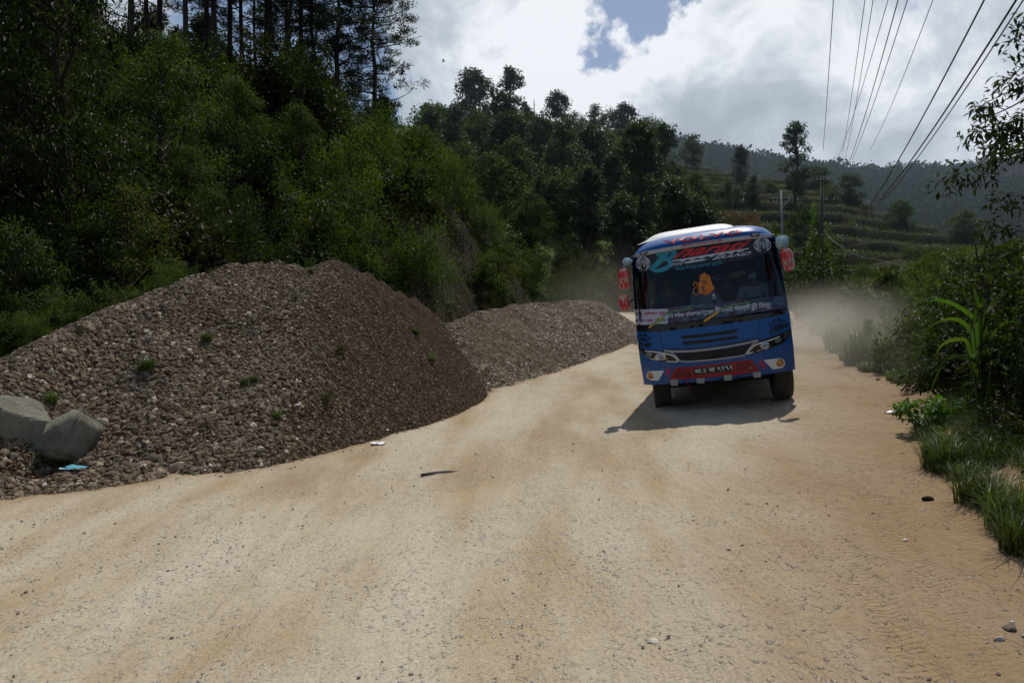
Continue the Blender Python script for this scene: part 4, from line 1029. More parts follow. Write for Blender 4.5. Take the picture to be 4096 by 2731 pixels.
def patch(name, outline, mt, parent, off=.0, holes=(), step=.09, mapf=None, thick=0., smooth=True):
    """a panel cut to a 2-D outline and bent on to the front skin; off = metres proud of it"""
    if mapf is None:
        outline = [(max(-halfw(z) + .001, min(halfw(z) - .001, x)), z) for x, z in outline]; mapf = (lambda x, z, o: (x, S(x, z) - o, z))
    ol = resample(outline, step); hs = [resample(h, step) for h in holes]
    pts = list(ol); edges = [(i, (i + 1) % len(ol)) for i in range(len(ol))]
    for h in hs:
        b = len(pts); pts += h; edges += [(b + i, b + (i + 1) % len(h)) for i in range(len(h))]
    xs = [p[0] for p in ol]; zs = [p[1] for p in ol]
    gx = np.arange(min(xs), max(xs), step * 1.3); gz = np.arange(min(zs), max(zs), step * 1.3)
    allb = [ol] + hs
    for x in gx:
        for z in gz:
            if inpoly(x, z, ol) and not any(inpoly(x, z, h) for h in hs):
                if min(math.dist((x, z), q) for b in allb for q in b) > step * .4: pts.append((float(x), float(z)))
    vs, es, fs, *_ = delaunay_2d_cdt([Vector(p) for p in pts], edges, [], 0, 1e-5)
    F2 = []
    for f in fs:
        c = sum((vs[i] for i in f), Vector((0, 0))) / len(f)
        if inpoly(c.x, c.y, ol) and not any(inpoly(c.x, c.y, h) for h in hs): F2.append(list(f))
    V = [mapf(v.x, v.y, off) for v in vs]
    if thick:
        n0 = len(V); V += [mapf(v.x, v.y, off - thick) for v in vs]
        cnt_ = {}
        for f in F2:
            for i in range(len(f)):
                e = (f[i], f[(i + 1) % len(f)]); cnt_[tuple(sorted(e))] = cnt_.get(tuple(sorted(e)), []) + [e]
        F2 += [[e[0][1], e[0][0], e[0][0] + n0, e[0][1] + n0] for k, e in cnt_.items() if len(e) == 1]
    used = sorted({i for f in F2 for i in f}); mp_ = {u: i for i, u in enumerate(used)}
    return new_mesh_object(name, [V[i] for i in used], [[mp_[i] for i in f] for f in F2], mt, parent, smooth=smooth and not thick)
def text_shape(body, shear=0., bold=0., space=1.):
    c = bpy.data.curves.new('lettering', 'FONT'); c.body = body; c.shear = shear; c.offset = bold; c.space_character = space; c.resolution_u = 3
    o = bpy.data.objects.new('lettering', c); col.objects.link(o)
    me = o.evaluated_get(bpy.context.evaluated_depsgraph_get()).to_mesh()
    v = np.array([x.co[:2] for x in me.vertices]); f = [list(p.vertices) for p in me.polygons]
    o.evaluated_get(bpy.context.evaluated_depsgraph_get()).to_mesh_clear()
    bpy.data.objects.remove(o); bpy.data.curves.remove(c)
    mn, mxx = v.min(0), v.max(0); return (v - mn) / (mxx - mn), f
def qmap(q, u, v, fn=A):
    """q: tl, tr, br, bl in digitised coordinates"""
    x = (q[3][0] * (1 - u) + q[2][0] * u) * (1 - v) + (q[0][0] * (1 - u) + q[1][0] * u) * v
    y = (q[3][1] * (1 - u) + q[2][1] * u) * (1 - v) + (q[0][1] * (1 - u) + q[1][1] * u) * v
    return fn(x, y)
def letters(name, body, q, mt, parent, off=.006, fn=A, shear=0., bold=0., space=1., mapf=None):
    v, f = text_shape(body, shear, bold, space)
    mapf = mapf or (lambda x, z, o: (x, S(x, z) - o, z))
    return new_mesh_object(name, [mapf(*qmap(q, a, b, fn), off) for a, b in v], f, mt, parent)
def cat_rom(p, k=6):
    p = [np.array(a, float) for a in p]; q = [2 * p[0] - p[1]] + p + [2 * p[-1] - p[-2]]; out = []
    for i in range(1, len(q) - 2):
        for j in range(k):
            t = j / k; out.append(.5 * ((2 * q[i]) + (-q[i - 1] + q[i + 1]) * t + (2 * q[i - 1] - 5 * q[i] + 4 * q[i + 1] - q[i + 2]) * t * t + (-q[i - 1] + 3 * q[i] - 3 * q[i + 1] + q[i + 2]) * t ** 3))
    return out + [p[-1]]
def strokes(name, lst, mt, parent, off=.008, fn=A, taper=.5):
    """brush strokes: [(points, width)] in digitised coordinates -> one mesh"""
    V, Fc = [], []
    for k_, (pts, wd) in enumerate(lst):
        P = cat_rom(pts) if len(pts) > 2 else [np.array(a, float) for a in pts]; b = len(V); n = len(P)
        for i, p in enumerate(P):
            t = P[min(i + 1, n - 1)] - P[max(i - 1, 0)]; t = t / (np.linalg.norm(t) + 1e-9); nn = np.array([-t[1], t[0]])
            w_ = wd * .5 * ((1 - taper) + taper * math.sin(math.pi * min(1, max(0, i / (n - 1)))))
            for s in (-1, 1):
                x, z = fn(*(p + nn * s * w_)); V.append((x, S(x, z) - off - k_ * .00004, z))
        Fc += [[b + 2 * i, b + 2 * i + 1, b + 2 * i + 3, b + 2 * i + 2] for i in range(n - 1)]
    return new_mesh_object(name, V, Fc, mt, parent)
def ell(cx, cy, rx, ry, n=28, a=0):
    return [(cx + rx * math.cos(t) * math.cos(a) - ry * math.sin(t) * math.sin(a), cy + rx * math.cos(t) * math.sin(a) + ry * math.sin(t) * math.cos(a)) for t in [6.28318 * i / n for i in range(n)]]
def AP(lst, fn=A): return [fn(*p) for p in lst]
def lathe(name, prof, mt, parent, loc, axis='X', n=36, smooth=True):
    V, Fc = [], []
    for (r_, t) in prof:
        for j in range(n):
            a = 6.28318 * j / n; V.append({'X': (t, r_ * math.cos(a), r_ * math.sin(a)), 'Y': (r_ * math.cos(a), t, r_ * math.sin(a)), 'Z': (r_ * math.cos(a), r_ * math.sin(a), t)}[axis])
    for i in range(len(prof) - 1):
        for j in range(n): Fc.append([i * n + j, i * n + (j + 1) % n, (i + 1) * n + (j + 1) % n, (i + 1) * n + j])
    Fc.append(list(range(n))); Fc.append([(len(prof) - 1) * n + j for j in range(n)][::-1])
    o = new_mesh_object(name, V, Fc, mt, parent, smooth=smooth); o.location = loc; return o
def boxmesh(name, c, s, mt, parent, bev=.02, rot=(0, 0, 0), shape=None):
    bm = bmesh.new(); bmesh.ops.create_cube(bm, size=1)
    for v in bm.verts:
        v.co = Vector((v.co.x * s[0], v.co.y * s[1], v.co.z * s[2]))
        if shape: v.co = Vector(shape(*v.co))
    if bev: bmesh.ops.bevel(bm, geom=bm.edges[:], offset=bev, segments=3, affect='EDGES')
    me = bpy.data.meshes.new(name); bm.to_mesh(me); bm.free(); me.materials.append(mt)
    for p in me.polygons: p.use_smooth = bev > 0
    o = bpy.data.objects.new(name, me); col.objects.link(o); o.parent = parent; o.location = c; o.rotation_euler = rot; return o
def tubeobj(name, pts, rad, mt, parent, k=10):
    V, Fc, _ = tube(pts, rad if hasattr(rad, '__len__') else [rad] * len(pts), k); n = len(pts)
    Fc = Fc.tolist() + [list(range(k))[::-1], [(n - 1) * k + j for j in range(k)]]
    return new_mesh_object(name, V, Fc, mt, parent, smooth=True)

# front skin outline and openings
zt = 2.10
bz = [B(385, 905)[1], B(700, 893)[1]]
bottom = [(-halfw(0), .0), (-.9, .0), (-.55, -.012), (0, -.02), (.55, -.012), (.9, .0), (halfw(0), .0)]
right_ = [(halfw(z), z) for z in (.15, .35, .6, .9, 1.2, 1.6, 1.9, zt)]
left_ = [(-halfw(z), z) for z in (zt, 1.9, 1.6, 1.2, .9, .6, .35, .15)]
front_outline = bottom + right_ + left_
WS = [A(332, 470), A(780, 385), A(1300, 318), A(1832, 262), A(1868, 340), A(1905, 480), A(1960, 760), A(1988, 985), A(1965, 1045), A(1660, 1112), A(1150, 1180), A(620, 1240), A(385, 1240), A(338, 1205), A(328, 900), A(322, 640)]
WS = [(max(-halfw(z) + .012, min(halfw(z) - .012, x)), z) for x, z in WS]; WSr = rounded(WS, .07)
GL = [A(352, 640), A(560, 603), A(1000, 555), A(1600, 455), A(1872, 423), A(1915, 640), A(1950, 860), A(1950, 985), A(1920, 1020), A(1300, 1100), A(720, 1165), A(375, 1180), A(356, 1150)]; GLr = rounded(GL, .04)
GR = AP([(775, 1468), (1000, 1455), (1300, 1420), (1585, 1368), (1510, 1478), (1370, 1505), (1150, 1528), (1000, 1537), (850, 1540)])
body = patch('front_panel', front_outline, M['blue'], bus, 0, [WSr], .07)
wsf = patch('windscreen_surround', WSr, M['black'], bus, .004, [GLr], .06)
ws = patch('windscreen', GLr, M['glass'], bus, -.004, [], .08)
# body sides with window openings
def sidemap(sgn):
    return lambda y, z, o: (sgn * (halfw(z) + o), y, z)
for sgn in (-1, 1):
    y0 = .30; LN = 7.0
    arch = lambda c: [(c - .55, -.001), (c - .52, .12), (c - .40, .30), (c - .2, .40), (c, .43), (c + .2, .40), (c + .40, .30), (c + .52, .12), (c + .55, -.001)]
    # bottom edge runs round the wheel arches
    ol = [(y0, 0.)] + arch(.95) + arch(4.7) + [(LN, 0.), (LN, 2.12), (y0, 2.12)]
    hz = []
    for i in range(6):
        a = .62 + i * 1.05; hz.append(rounded([(a, 1.08), (a + .95, 1.08), (a + .95, 1.82), (a, 1.82)], .06))
    patch('side_panel', ol, M['blue'], bus, 0, hz, .16, sidemap(sgn))
    for h in hz: patch('side_window', h, M['sideglass'], bus, -.006, [], .25, sidemap(sgn))
    # corner strip joining the front skin to the side
    V, Fc = [], []
    zs = np.linspace(0, 2.12, 24)
    for z in zs:
        w_ = halfw(z); V += [(sgn * w_, S(w_, z), z), (sgn * (w_ + .004), (S(w_, z) + y0) / 2, z), (sgn * w_, y0, z)]
    for i in range(len(zs) - 1):
        for j in (0, 1): Fc.append([3 * i + j, 3 * i + j + 1, 3 * i + j + 4, 3 * i + j + 3])
    new_mesh_object('corner_panel', V, Fc, M['blue'], bus, smooth=True)
    boxmesh('mudguard', (sgn * .98, 4.7 - .62, -.12), (.34, .03, .40), M['rubber'], bus, .005)
patch('rear_panel', [(-halfw(0), 0), (halfw(0), 0), (halfw(1), 1), (halfw(2.1), 2.1), (-halfw(2.1), 2.1), (-halfw(1), 1)], M['blue'], bus, 0, [rounded([(-.8, 1.15), (.8, 1.15), (.78, 1.8), (-.78, 1.8)], .08)], .2, lambda x, z, o: (x, 7.0, z))
# roof
V, Fc = [], []; ys = [.58, .8, 2, 4, 6, 7.0]; us = np.linspace(-1, 1, 25)
for y in ys:
    for u in us:
        hw = halfw(2.12) * 1.0; x = math.copysign(abs(u) ** .8, u) * hw; z = 2.12 + (.24 if y > .6 else .15) * (1 - abs(u) ** 3.2) ** .8
        V.append((x, y, z))
nu = len(us)
for i in range(len(ys) - 1):
    for j in range(nu - 1): Fc.append([i * nu + j, i * nu + j + 1, (i + 1) * nu + j + 1, (i + 1) * nu + j])
Fc.append([(len(ys) - 1) * nu + j for j in range(nu)])
new_mesh_object('roof', V, Fc, M['blue'], bus, smooth=True)
# visor cap over the windscreen
def capsurf(u, t):
    """u across -1..1, t 0 (lower lip) .. 1 (meets roof)"""
    prof = [(0, .02, .0), (.10, -.045, .004), (.16, -.052, .022), (.34, -.045, .075), (.55, -.01, .135), (.72, .07, .195), (.86, .2, .245), (1, .62, .292)]
    tt = [p[0] for p in prof]; y = float(np.interp(t, tt, [p[1] for p in prof])); z = float(np.interp(t, tt, [p[2] for p in prof]))
    end = (1 - abs(u) ** 5)
    W_ = 1.128 - .10 * max(0, t - .25)
    return (u * W_, .19 + y + .055 * u * u + .30 * abs(u) ** 9, 2.075 + .028 * (1 - u * u) + z * (.42 + .58 * max(0, end) ** .55) if t > .3 else 2.075 + .028 * (1 - u * u) + z)
def grid_surf(name, fn, us, ts, mt, parent, attr=None):
    V = [fn(u, t) for t in ts for u in us]; nu = len(us)
    return new_mesh_object(name, V, [[i * nu + j, i * nu + j + 1, (i + 1) * nu + j + 1, (i + 1) * nu + j] for i in range(len(ts) - 1) for j in range(nu - 1)], mt, parent, smooth=True)
def cap2(u, t):
    z_ = capsurf(u, .3)[2]; x, y, z = capsurf(u, t)
    return (x, y, z)
us = [math.sin(a) for a in np.linspace(-math.pi / 2, math.pi / 2, 41)]
grid_surf('visor_band', cap2, us, [0, .05, .10, .16, .22, .30], M['bandgrey'], bus)
def cap3(u, t):
    a = capsurf(u, .30); b = capsurf(u, t); k = min(1, (t - .3) / .12)
    return (b[0], b[1], max(a[2] + .0001, a[2] * (1 - k) + b[2] * k))
grid_surf('visor_cap', cap3, us, np.linspace(.3, 1, 16), M['blue'], bus)
# cap lettering: projected on the visor by its own depth
def capmap(x, z, o):
    u = x / 1.128; best = None
    for t in np.linspace(0, .9, 46):
        p = cap3(u, t) if t > .3 else cap2(u, t)
        if best is None or abs(p[2] - z) < best[0]: best = (abs(p[2] - z), p)
    return (x, best[1][1] - o, z)
def A2(px, py): return A(px, py, .16)
letters('lettering', 'VOLVO', [(645, 287), (1486, 158), (1482, 218), (690, 336)], M['letter_red'], bus, .012, A2, bold=.035, space=1.12, mapf=capmap)
letters('lettering', 'श्री गणेशाय नमः', [(905, 322), (1216, 282), (1216, 308), (905, 356)], M['letter_red'], bus, .008, A2, bold=.012, mapf=capmap)
for sx0 in (848, 1236):
    for i in range(5):
        x_ = sx0 + i * 10 if sx0 == 848 else sx0 + i * 10; yb = 334 - (x_ - 850) * .135; wd = (2 + i * 1.6) if sx0 == 848 else (9 - i * 1.6)
        q = [A2(x_, yb), A2(x_ + wd, yb - .5), A2(x_ + wd, yb + 23), A2(x_, yb + 24)]; new_mesh_object('lettering_bar', [capmap(a, b, .008) for a, b in q], [[0, 1, 2, 3]], M['letter_red'], bus)
# marker lamps on the visor band
for q in ([(410, 408), (495, 397), (495, 430), (410, 442)], [(1572, 216), (1668, 207), (1670, 240), (1575, 249)]):
    P4 = AP(q, A2); c = [sum(p[0] for p in P4) / 4, sum(p[1] for p in P4) / 4]; wx = P4[1][0] - P4[0][0]
    yc = capmap(c[0], c[1], 0)[1]; rt = math.atan2(P4[1][1] - P4[0][1], wx)
    l = boxmesh('marker_lamp', (c[0], yc - .012, c[1]), (wx, .05, .055), M['black'], bus, .01, (0, 0, .0)); boxmesh('lens', (0, -.024, 0), (wx * .72, .012, .03), M['lens'], l, .004)
# roof box
rb = empty('roof_box', (0, 0, 0), parent=bus)
def rbx(u, t):
    x = -.18 + u * (.86 - .06 * t) ; y = [.52, .58, 1.0, 2.2, 2.35][t]; z = [2.33, 2.40, 2.485, 2.50, 2.32][t]
    e = abs(u) ** 6; return (x, y + .05 * e, z - .10 * e * (1 if 0 < t < 4 else .3))
grid_surf('roof_box_shell', rbx, np.linspace(-1, 1, 21), [0, 1, 2, 3, 4], M['white'], rb)
# skirt seams, vents, grille
patch('grille', GR, M['rubber'], bus, .012, [], .09)
strokes('grille_trim', [([(672, 1440), (780, 1447), (1000, 1440), (1300, 1402), (1500, 1365), (1655, 1330)], 20), ([(735, 1448), (790, 1490), (850, 1549), (1000, 1548), (1200, 1530), (1370, 1508), (1505, 1487), (1545, 1440), (1600, 1372), (1650, 1335)], 15)], M['silver'], bus, .018, taper=0)
strokes('panel_gap', [([(618, 1243), (640, 1335), (666, 1436)], 5), ([(1664, 1115), (1660, 1220), (1656, 1328)], 5), ([(668, 1424), (850, 1424), (1100, 1405), (1400, 1358), (1655, 1312)], 9)], M['black'], bus, .006, taper=0)
for nm, q in (('vent', [(846, 1286), (1100, 1262), (1420, 1216), (1438, 1210), (1438, 1242), (1420, 1250), (1100, 1292), (870, 1317), (850, 1308)]), ('vent', [(862, 1345), (1150, 1322), (1420, 1285), (1436, 1290), (1434, 1310), (1150, 1350), (880, 1376), (864, 1370)])):
    patch(nm, AP(q), M['rubber'], bus, .010, [], .09, thick=.008)
# headlights
def headlight(outl, drl, inner, pc, pr, c2, ribs):
    h = patch('headlight', rounded(AP(outl), .012, 2), M['black'], bus, .014, [], .07, thick=.012)
    strokes('chrome_rim', [(drl, 13)], M['led'], h, .022, taper=.3)
    strokes('light_guide', [(inner, 7)], M['chrome'], h, .021, taper=.2)
    x, z = A(*pc)
    l = lathe('projector_lens', [(pr * 1.25, .0), (pr * 1.3, -.012), (pr, -.018), (pr * .82, -.010), (pr * .7, -.02), (pr * .4, -.032), (0.001, -.036)], M['lens'], h, (x, S(x, z) - .012, z), 'Y', 24)
    patch('reflector', AP(ell(pc[0] - 2, pc[1], 58, 34, 6, -.15)), M['chrome'], h, .0165, [], .05)
    patch('reflector', AP(ell(c2[0], c2[1], 40, 26, 7, -.3)), M['lens'], h, .0165, [], .05)
    strokes('side_ribs', ribs, M['silver'], h, .018)
headlight([(358, 1385), (440, 1420), (640, 1446), (722, 1462), (775, 1492), (822, 1552), (700, 1560), (560, 1534), (450, 1482), (385, 1430)],
          [(690, 1551), (815, 1549), (775, 1500), (725, 1478), (600, 1455), (470, 1440)], [(470, 1450), (500, 1500), (570, 1530), (650, 1532), (700, 1518)], (632, 1500), .046, (508, 1482),
          [([(400, 1432), (450, 1448)], 6), ([(408, 1446), (455, 1462)], 6), ([(420, 1462), (462, 1476)], 6)])
headlight([(1530, 1478), (1580, 1405), (1645, 1345), (1800, 1292), (1998, 1212), (2004, 1245), (1968, 1312), (1900, 1362), (1760, 1424), (1640, 1458), (1540, 1482)],
          [(1600, 1452), (1540, 1470), (1580, 1415), (1640, 1372), (1760, 1335), (1880, 1290)], [(1640, 1440), (1700, 1425), (1780, 1405), (1850, 1372), (1905, 1330)], (1722, 1382), .052, (1862, 1330),
          [([(1925, 1262), (1985, 1238)], 7), ([(1922, 1285), (1978, 1262)], 7), ([(1920, 1308), (1968, 1288)], 7)])
# fog lamp panels
for q, c, rr in (([(432, 782), (445, 745), (485, 736), (620, 730), (560, 838), (480, 834), (442, 812)], (480, 783), .047), ([(1655, 622), (1835, 600), (1875, 622), (1884, 660), (1860, 702), (1770, 720), (1750, 716)], (1826, 648), .052)):
    pn = patch('fog_lamp_panel', rounded(AP(q, B), .025, 3), M['white'], bus, .010, [], .08, thick=.01)
    x, z = B(*c); lathe('fog_lamp', [(rr * 1.12, 0), (rr * 1.12, -.012), (rr * .98, -.016)], M['black'], pn, (x, S(x, z) - .008, z), 'Y', 24)
    lathe('lens', [(rr * .98, -.014), (rr * .8, -.026), (rr * .4, -.034), (.001, -.036)], M['amber'], pn, (x, S(x, z) - .008, z), 'Y', 24)
# red bumper insert with slots, plate and tabs
ins = patch('bumper_insert', rounded(AP([(672, 822), (738, 697), (920, 692), (1340, 640), (1528, 617), (1622, 738), (1340, 782), (935, 815), (700, 824)], B), .02, 3), M['red'], bus, .012, [], .08, thick=.014)
sl = []
for (a, b) in [((758, 716), (893, 722)), ((742, 740), (895, 748)), ((730, 765), (897, 770)), ((722, 787), (898, 786)), ((1372, 672), (1510, 640)), ((1370, 692), (1535, 662)), ((1370, 712), (1556, 683)), ((1372, 732), (1572, 704))]: sl.append(([a, b], 13))
for s_ in sl: strokes('slot', [s_], M['black'], ins, .016, fn=B, taper=.3)
strokes('glint', [([(1508, 706), (1546, 700)], 8)], M['led'], ins, .019, fn=B)
pl = patch('number_plate', AP([(922, 715), (1332, 664), (1336, 734), (936, 777)], B), M['plate'], bus, .022, [], .1, thick=.01)
letters('lettering', 'बा.३ ख ९१९१', [(938, 722), (1330, 674), (1332, 722), (940, 766)], M['paleletter'], pl, .025, B, bold=.02)
for q in ([(680, 827), (760, 824), (762, 888), (690, 892)], [(955, 815), (1040, 808), (1040, 862), (962, 866)], [(1240, 781), (1325, 774), (1328, 830), (1248, 836)], [(1542, 750), (1628, 742), (1632, 800), (1554, 808)]):
    t_ = patch('bumper_bracket', rounded(AP(q, B), .012, 2), M['silver'], bus, .026, [], .1, thick=.028)
for q, cc in (([(645, 722), (690, 712), (668, 790), (620, 800)], 0), ([(1603, 640), (1650, 632), (1692, 712), (1645, 722)], 1)):
    letters('lettering', 'राम', q, M['letter_red'], bus, .008, B, bold=.03)
# paw and word marks
for q, pc, s in (([(300, 432), (498, 446), (496, 488), (300, 462)], (395, 398), 1.), ([(1712, 292), (1935, 232), (1942, 276), (1704, 358)], (1806, 248), 1.15)):
    letters('lettering', 'KELME', [(q[0][0] + 14, q[0][1]), q[1], (q[2][0] - 14, q[2][1]), q[3]], M['black'], bus, .008, B, bold=.04, shear=.3, space=1.05)
    st_ = []
    tl = -.30 if s > 1 else .12
    for dx, dy, rx, ry in ((-58, -8, 15, 14), (-24, -32, 16, 15), (20, -34, 17, 15), (60, -10, 16, 14)):
        c_, s_ = math.cos(tl), math.sin(tl); patch('paw_mark', AP(ell(pc[0] + s * (dx * c_ - dy * s_), pc[1] + s * (dx * s_ + dy * c_), rx * s, ry * s, 14, .4), B), M['black'], bus, .008, [], .06)
    patch('paw_mark', AP([(pc[0] + s * (dx * math.cos(tl) - dy * math.sin(tl)), pc[1] + s * (dx * math.sin(tl) + dy * math.cos(tl))) for dx, dy in ((-50, 30), (-30, 6), (0, -6), (34, 6), (54, 28), (30, 24), (0, 14), (-26, 26))], B), M['black'], bus, .008, [], .06)
# sunband on the windscreen: lettering and emblems
letters('lettering', 'harati', [(840, 352), (1585, 272), (1560, 370), (755, 480)], M['letter_red'], bus, .010, A, bold=.022, shear=.45)
strokes('brush_letter', [([(590, 440), (700, 408), (650, 470), (600, 530), (525, 592)], 62), ([(640, 420), (735, 398), (782, 415), (740, 470), (660, 492)], 44), ([(650, 490), (715, 492), (732, 530), (690, 580), (600, 606), (545, 590)], 48)], M['letter_cyan'], bus, .011, taper=.45)
strokes('underline_wave', [([(752, 502), (900, 482), (1120, 446), (1350, 408), (1555, 374)], 17)] + [([(x_, 497 - (x_ - 800) * .163), (x_ + 45, 506 - (x_ - 800) * .163), (x_ + 90, 484 - (x_ - 800) * .163)], 14) for x_ in range(820, 1480, 100)] +
        [([(740 + i * 32, 556 - i * 3), (778 + i * 32, 522 - i * 3)], 14) for i in range(4)] + [([(885, 524), (960, 508), (1105, 488)], 22), ([(1115, 486), (1130, 478)], 6)], M['letter_white'], bus, .012, taper=.35)
letters('lettering', 'BRAND', [(1195, 455), (1590, 400), (1560, 440), (1168, 494)], M['letter_white'], bus, .011, A, bold=.02, shear=.35, space=1.1)
letters('lettering', 'िसन्धु हेलम्बु यातायात प्रा.िल.', [(790, 568), (1282, 498), (1280, 548), (785, 612)], M['letter_cyan'], bus, .010, A, bold=.012, shear=.15)
def emblem(cx, cy, sx, sy):
    e = patch('emblem_disc', rounded(AP([(cx + a * sx, cy + b * sy) for a, b in [(math.cos(t), math.sin(t) * (1. if math.sin(t) < 0 else .92)) for t in np.linspace(0, 6.28318, 26, endpoint=False)] ]), .004, 1), simple('emblem_white', (.42, .44, .48), .6) if 'emb' not in M else M['emb'], bus, .009, [], .05)
    P_ = lambda l: [(cx + a * sx, cy + b * sy) for a, b in l]
    k = sx / 80
    strokes('emblem_lines', [(P_([(-.45, -.35), (-.2, -.55), (0, -.6), (.2, -.55), (.45, -.35)]), 7 * k), (P_([(-.36, -.55), (0, -.8), (.36, -.55)]), 7 * k), (P_([(-.2, -.75), (0, -.92), (.2, -.75)]), 6 * k),
        (P_([(-.5, -.2), (-.2, -.36), (.1, -.36), (.5, -.2)]), 6 * k), (P_([(-.55, -.15), (-.85, -.2), (-.8, .15), (-.6, .3), (-.5, .1)]), 9 * k), (P_([(.55, -.15), (.85, -.2), (.8, .15), (.6, .3), (.5, .1)]), 9 * k),
        (P_([(-.35, -.2), (-.38, .15), (-.2, .35)]), 7 * k), (P_([(.35, -.2), (.38, .1), (.26, .3)]), 7 * k), (P_([(-.3, -.02), (-.18, -.08), (-.08, .0)]), 7 * k), (P_([(.3, -.02), (.18, -.08), (.08, .0)]), 7 * k),
        (P_([(-.02, -.1), (-.08, .2), (-.06, .5), (.12, .66), (.34, .6), (.36, .44), (.26, .42)]), 24 * k), (P_([(-.3, .4), (-.35, .62), (-.1, .82), (.2, .84)]), 8 * k), (P_([(.2, .22), (.34, .36), (.5, .3)]), 7 * k)], M['black'], e, .012, taper=.6)
M['emb'] = simple('emblem_white', (.42, .44, .48), .6)
emblem(450, 531, 78, 76); emblem(1697, 338, 92, 78)
# orange face sticker on the glass
st_ = patch('orange_sticker', AP([(1092, 622), (1110, 640), (1142, 652), (1160, 700), (1172, 745), (1197, 775), (1192, 805), (1168, 818), (1150, 845), (1100, 858), (1050, 846), (1022, 822), (1040, 785), (1028, 745), (1045, 705), (1045, 655), (1068, 642)]), M['orange'], bus, .006, [], .06)
strokes('sticker_lines', [([(1060, 720), (1085, 705), (1110, 720)], 9), ([(1070, 735), (1095, 730), (1112, 742)], 11), ([(1060, 765), (1075, 790), (1072, 810)], 14), ([(1118, 742), (1132, 750)], 14), ([(1085, 750), (1090, 775), (1078, 785)], 8), ([(1068, 800), (1090, 812), (1112, 805)], 12), ([(1052, 830), (1100, 842), (1145, 820)], 6), ([(1060, 680), (1110, 672), (1135, 690)], 4)], M['black'], st_, .009)
strokes('sticker_swirls', [([(1040, 740), (1000, 730), (975, 745), (990, 765)], 9), ([(1035, 790), (1000, 780), (975, 805), (985, 845), (1020, 850), (1040, 800)], 8), ([(1010, 720), (1020, 760), (1045, 790)], 8), ([(985, 700), (1010, 735)], 6)], M['orange'], st_, .006)
strokes('small_charm', [([(1176, 848), (1198, 862)], 26), ([(1168, 878), (1212, 868)], 6), ([(1172, 862), (1210, 884)], 6), ([(1178, 896), (1204, 893)], 18)], M['paleletter'], bus, .006)
# signs and banner behind the lower glass edge
sg = patch('paper_sign', AP([(357, 1012), (712, 1002), (708, 1158), (358, 1172)]), M['paper'], bus, .007, [], .12)
for tx, q, mt_ in (('बनेपा', [(370, 1038), (442, 1032), (442, 1066), (370, 1072)], 'ink'), ('धिुलखेल', [(460, 1036), (598, 1030), (598, 1066), (460, 1074)], 'inkred'), ('साँगा', [(616, 1030), (700, 1026), (700, 1060), (616, 1064)], 'inkred'), ('कोटेश्वर', [(368, 1110), (470, 1104), (470, 1142), (368, 1148)], 'ink'), ('चाबेल', [(482, 1104), (560, 1098), (560, 1138), (482, 1144)], 'magenta'), ('गौशाला', [(576, 1100), (694, 1096), (694, 1136), (576, 1140)], 'green')):
    letters('lettering', tx, q, M[mt_], sg, .010, A, bold=.02)
bn = patch('route_banner', AP([(713, 1010), (760, 985), (1000, 960), (1400, 925), (1700, 890), (1930, 858), (1945, 980), (1900, 1000), (1300, 1085), (716, 1160)]), M['banner'], bus, .0068, [], .12)
letters('lettering', 'को बनेपा पाँचखाल कुन्ता', [(706, 1052), (1190, 1000), (1190, 1060), (708, 1118)], M['letter_white'], bn, .010, A, bold=.028)
letters('lettering', 'िसपाघाट मेलम्ची हुँदै ितम्बु', [(1200, 978), (1780, 925), (1785, 1000), (1205, 1062)], M['letter_white'], bn, .010, A, bold=.028)
# wipers with coloured tape
for pts, ylw in (([(515, 1200), (650, 1092), (712, 1045), (850, 1018), (970, 1000)], 2), ([(1090, 1132), (1230, 1040), (1300, 990), (1440, 955), (1565, 932)], 2)):
    w_ = strokes('wiper', [(pts, 12)], M['green'], bus, .03, taper=.1)
    strokes('wiper_blade', [([(pts[2][0] + 10, pts[2][1] + 2), pts[3], pts[4], (pts[4][0] + 220, pts[4][1] - (2 if pts[0][0] < 900 else 30))], 9)], M['rubber'], w_, .027, taper=.1)
    strokes('yellow_tape', [([pts[0], (pts[1][0] + 5, pts[1][1] - 4)], 22)], M['yellow'], w_, .034, taper=0)
    strokes('red_tape', [([(pts[1][0] + 15, pts[1][1] - 22), (pts[2][0], pts[2][1] - 12), (pts[3][0], pts[3][1] - 9), (pts[4][0], pts[4][1] - 8)], 5)], M['inkred'], w_, .033, taper=0)

# wheels
def wheel(x, y, z, steer=0.):
    w_ = empty('wheel', (x, y, z), steer, bus); R0 = .46
    prof = [(.24, -.13), (.36, -.145), (.43, -.14), (R0 - .005, -.12)]
    for i in range(5):
        a = -.095 + i * .0475; prof += [(R0, a - .017), (R0, a + .008), (R0 - .014, a + .012), (R0 - .014, a + .022)]
    prof += [(R0 - .005, .12), (.43, .14), (.36, .145), (.24, .13)]
    lathe('tyre', prof, M['tyre'], w_, (0, 0, 0), 'X', 48)
    s = 1 if x > 0 else -1
    lathe('rim', [(.245, .09 * s), (.22, .085 * s), (.19, .02 * s), (.10, .03 * s), (.09, .10 * s), (.03, .11 * s)], M['chassis'], w_, (0, 0, 0), 'X', 24)
wheel(-.97, .98, -.075, .10); wheel(.97, .98, -.065, .10)
for x in (-.98, .98): wheel(x, 4.7, -.07)
for x in (-.70, .70): wheel(x, 4.7, -.07)
boxmesh('chassis_rail', (-.42, 3.6, .0), (.10, 6.2, .16), M['chassis'], bus, .01); boxmesh('chassis_rail', (.42, 3.6, .0), (.10, 6.2, .16), M['chassis'], bus, .01)
boxmesh('front_axle', (0, .98, -.10), (1.75, .12, .14), M['chassis'], bus, .03)
boxmesh('engine_pan', (0, .75, .02), (.7, .8, .30), M['chassis'], bus, .05)
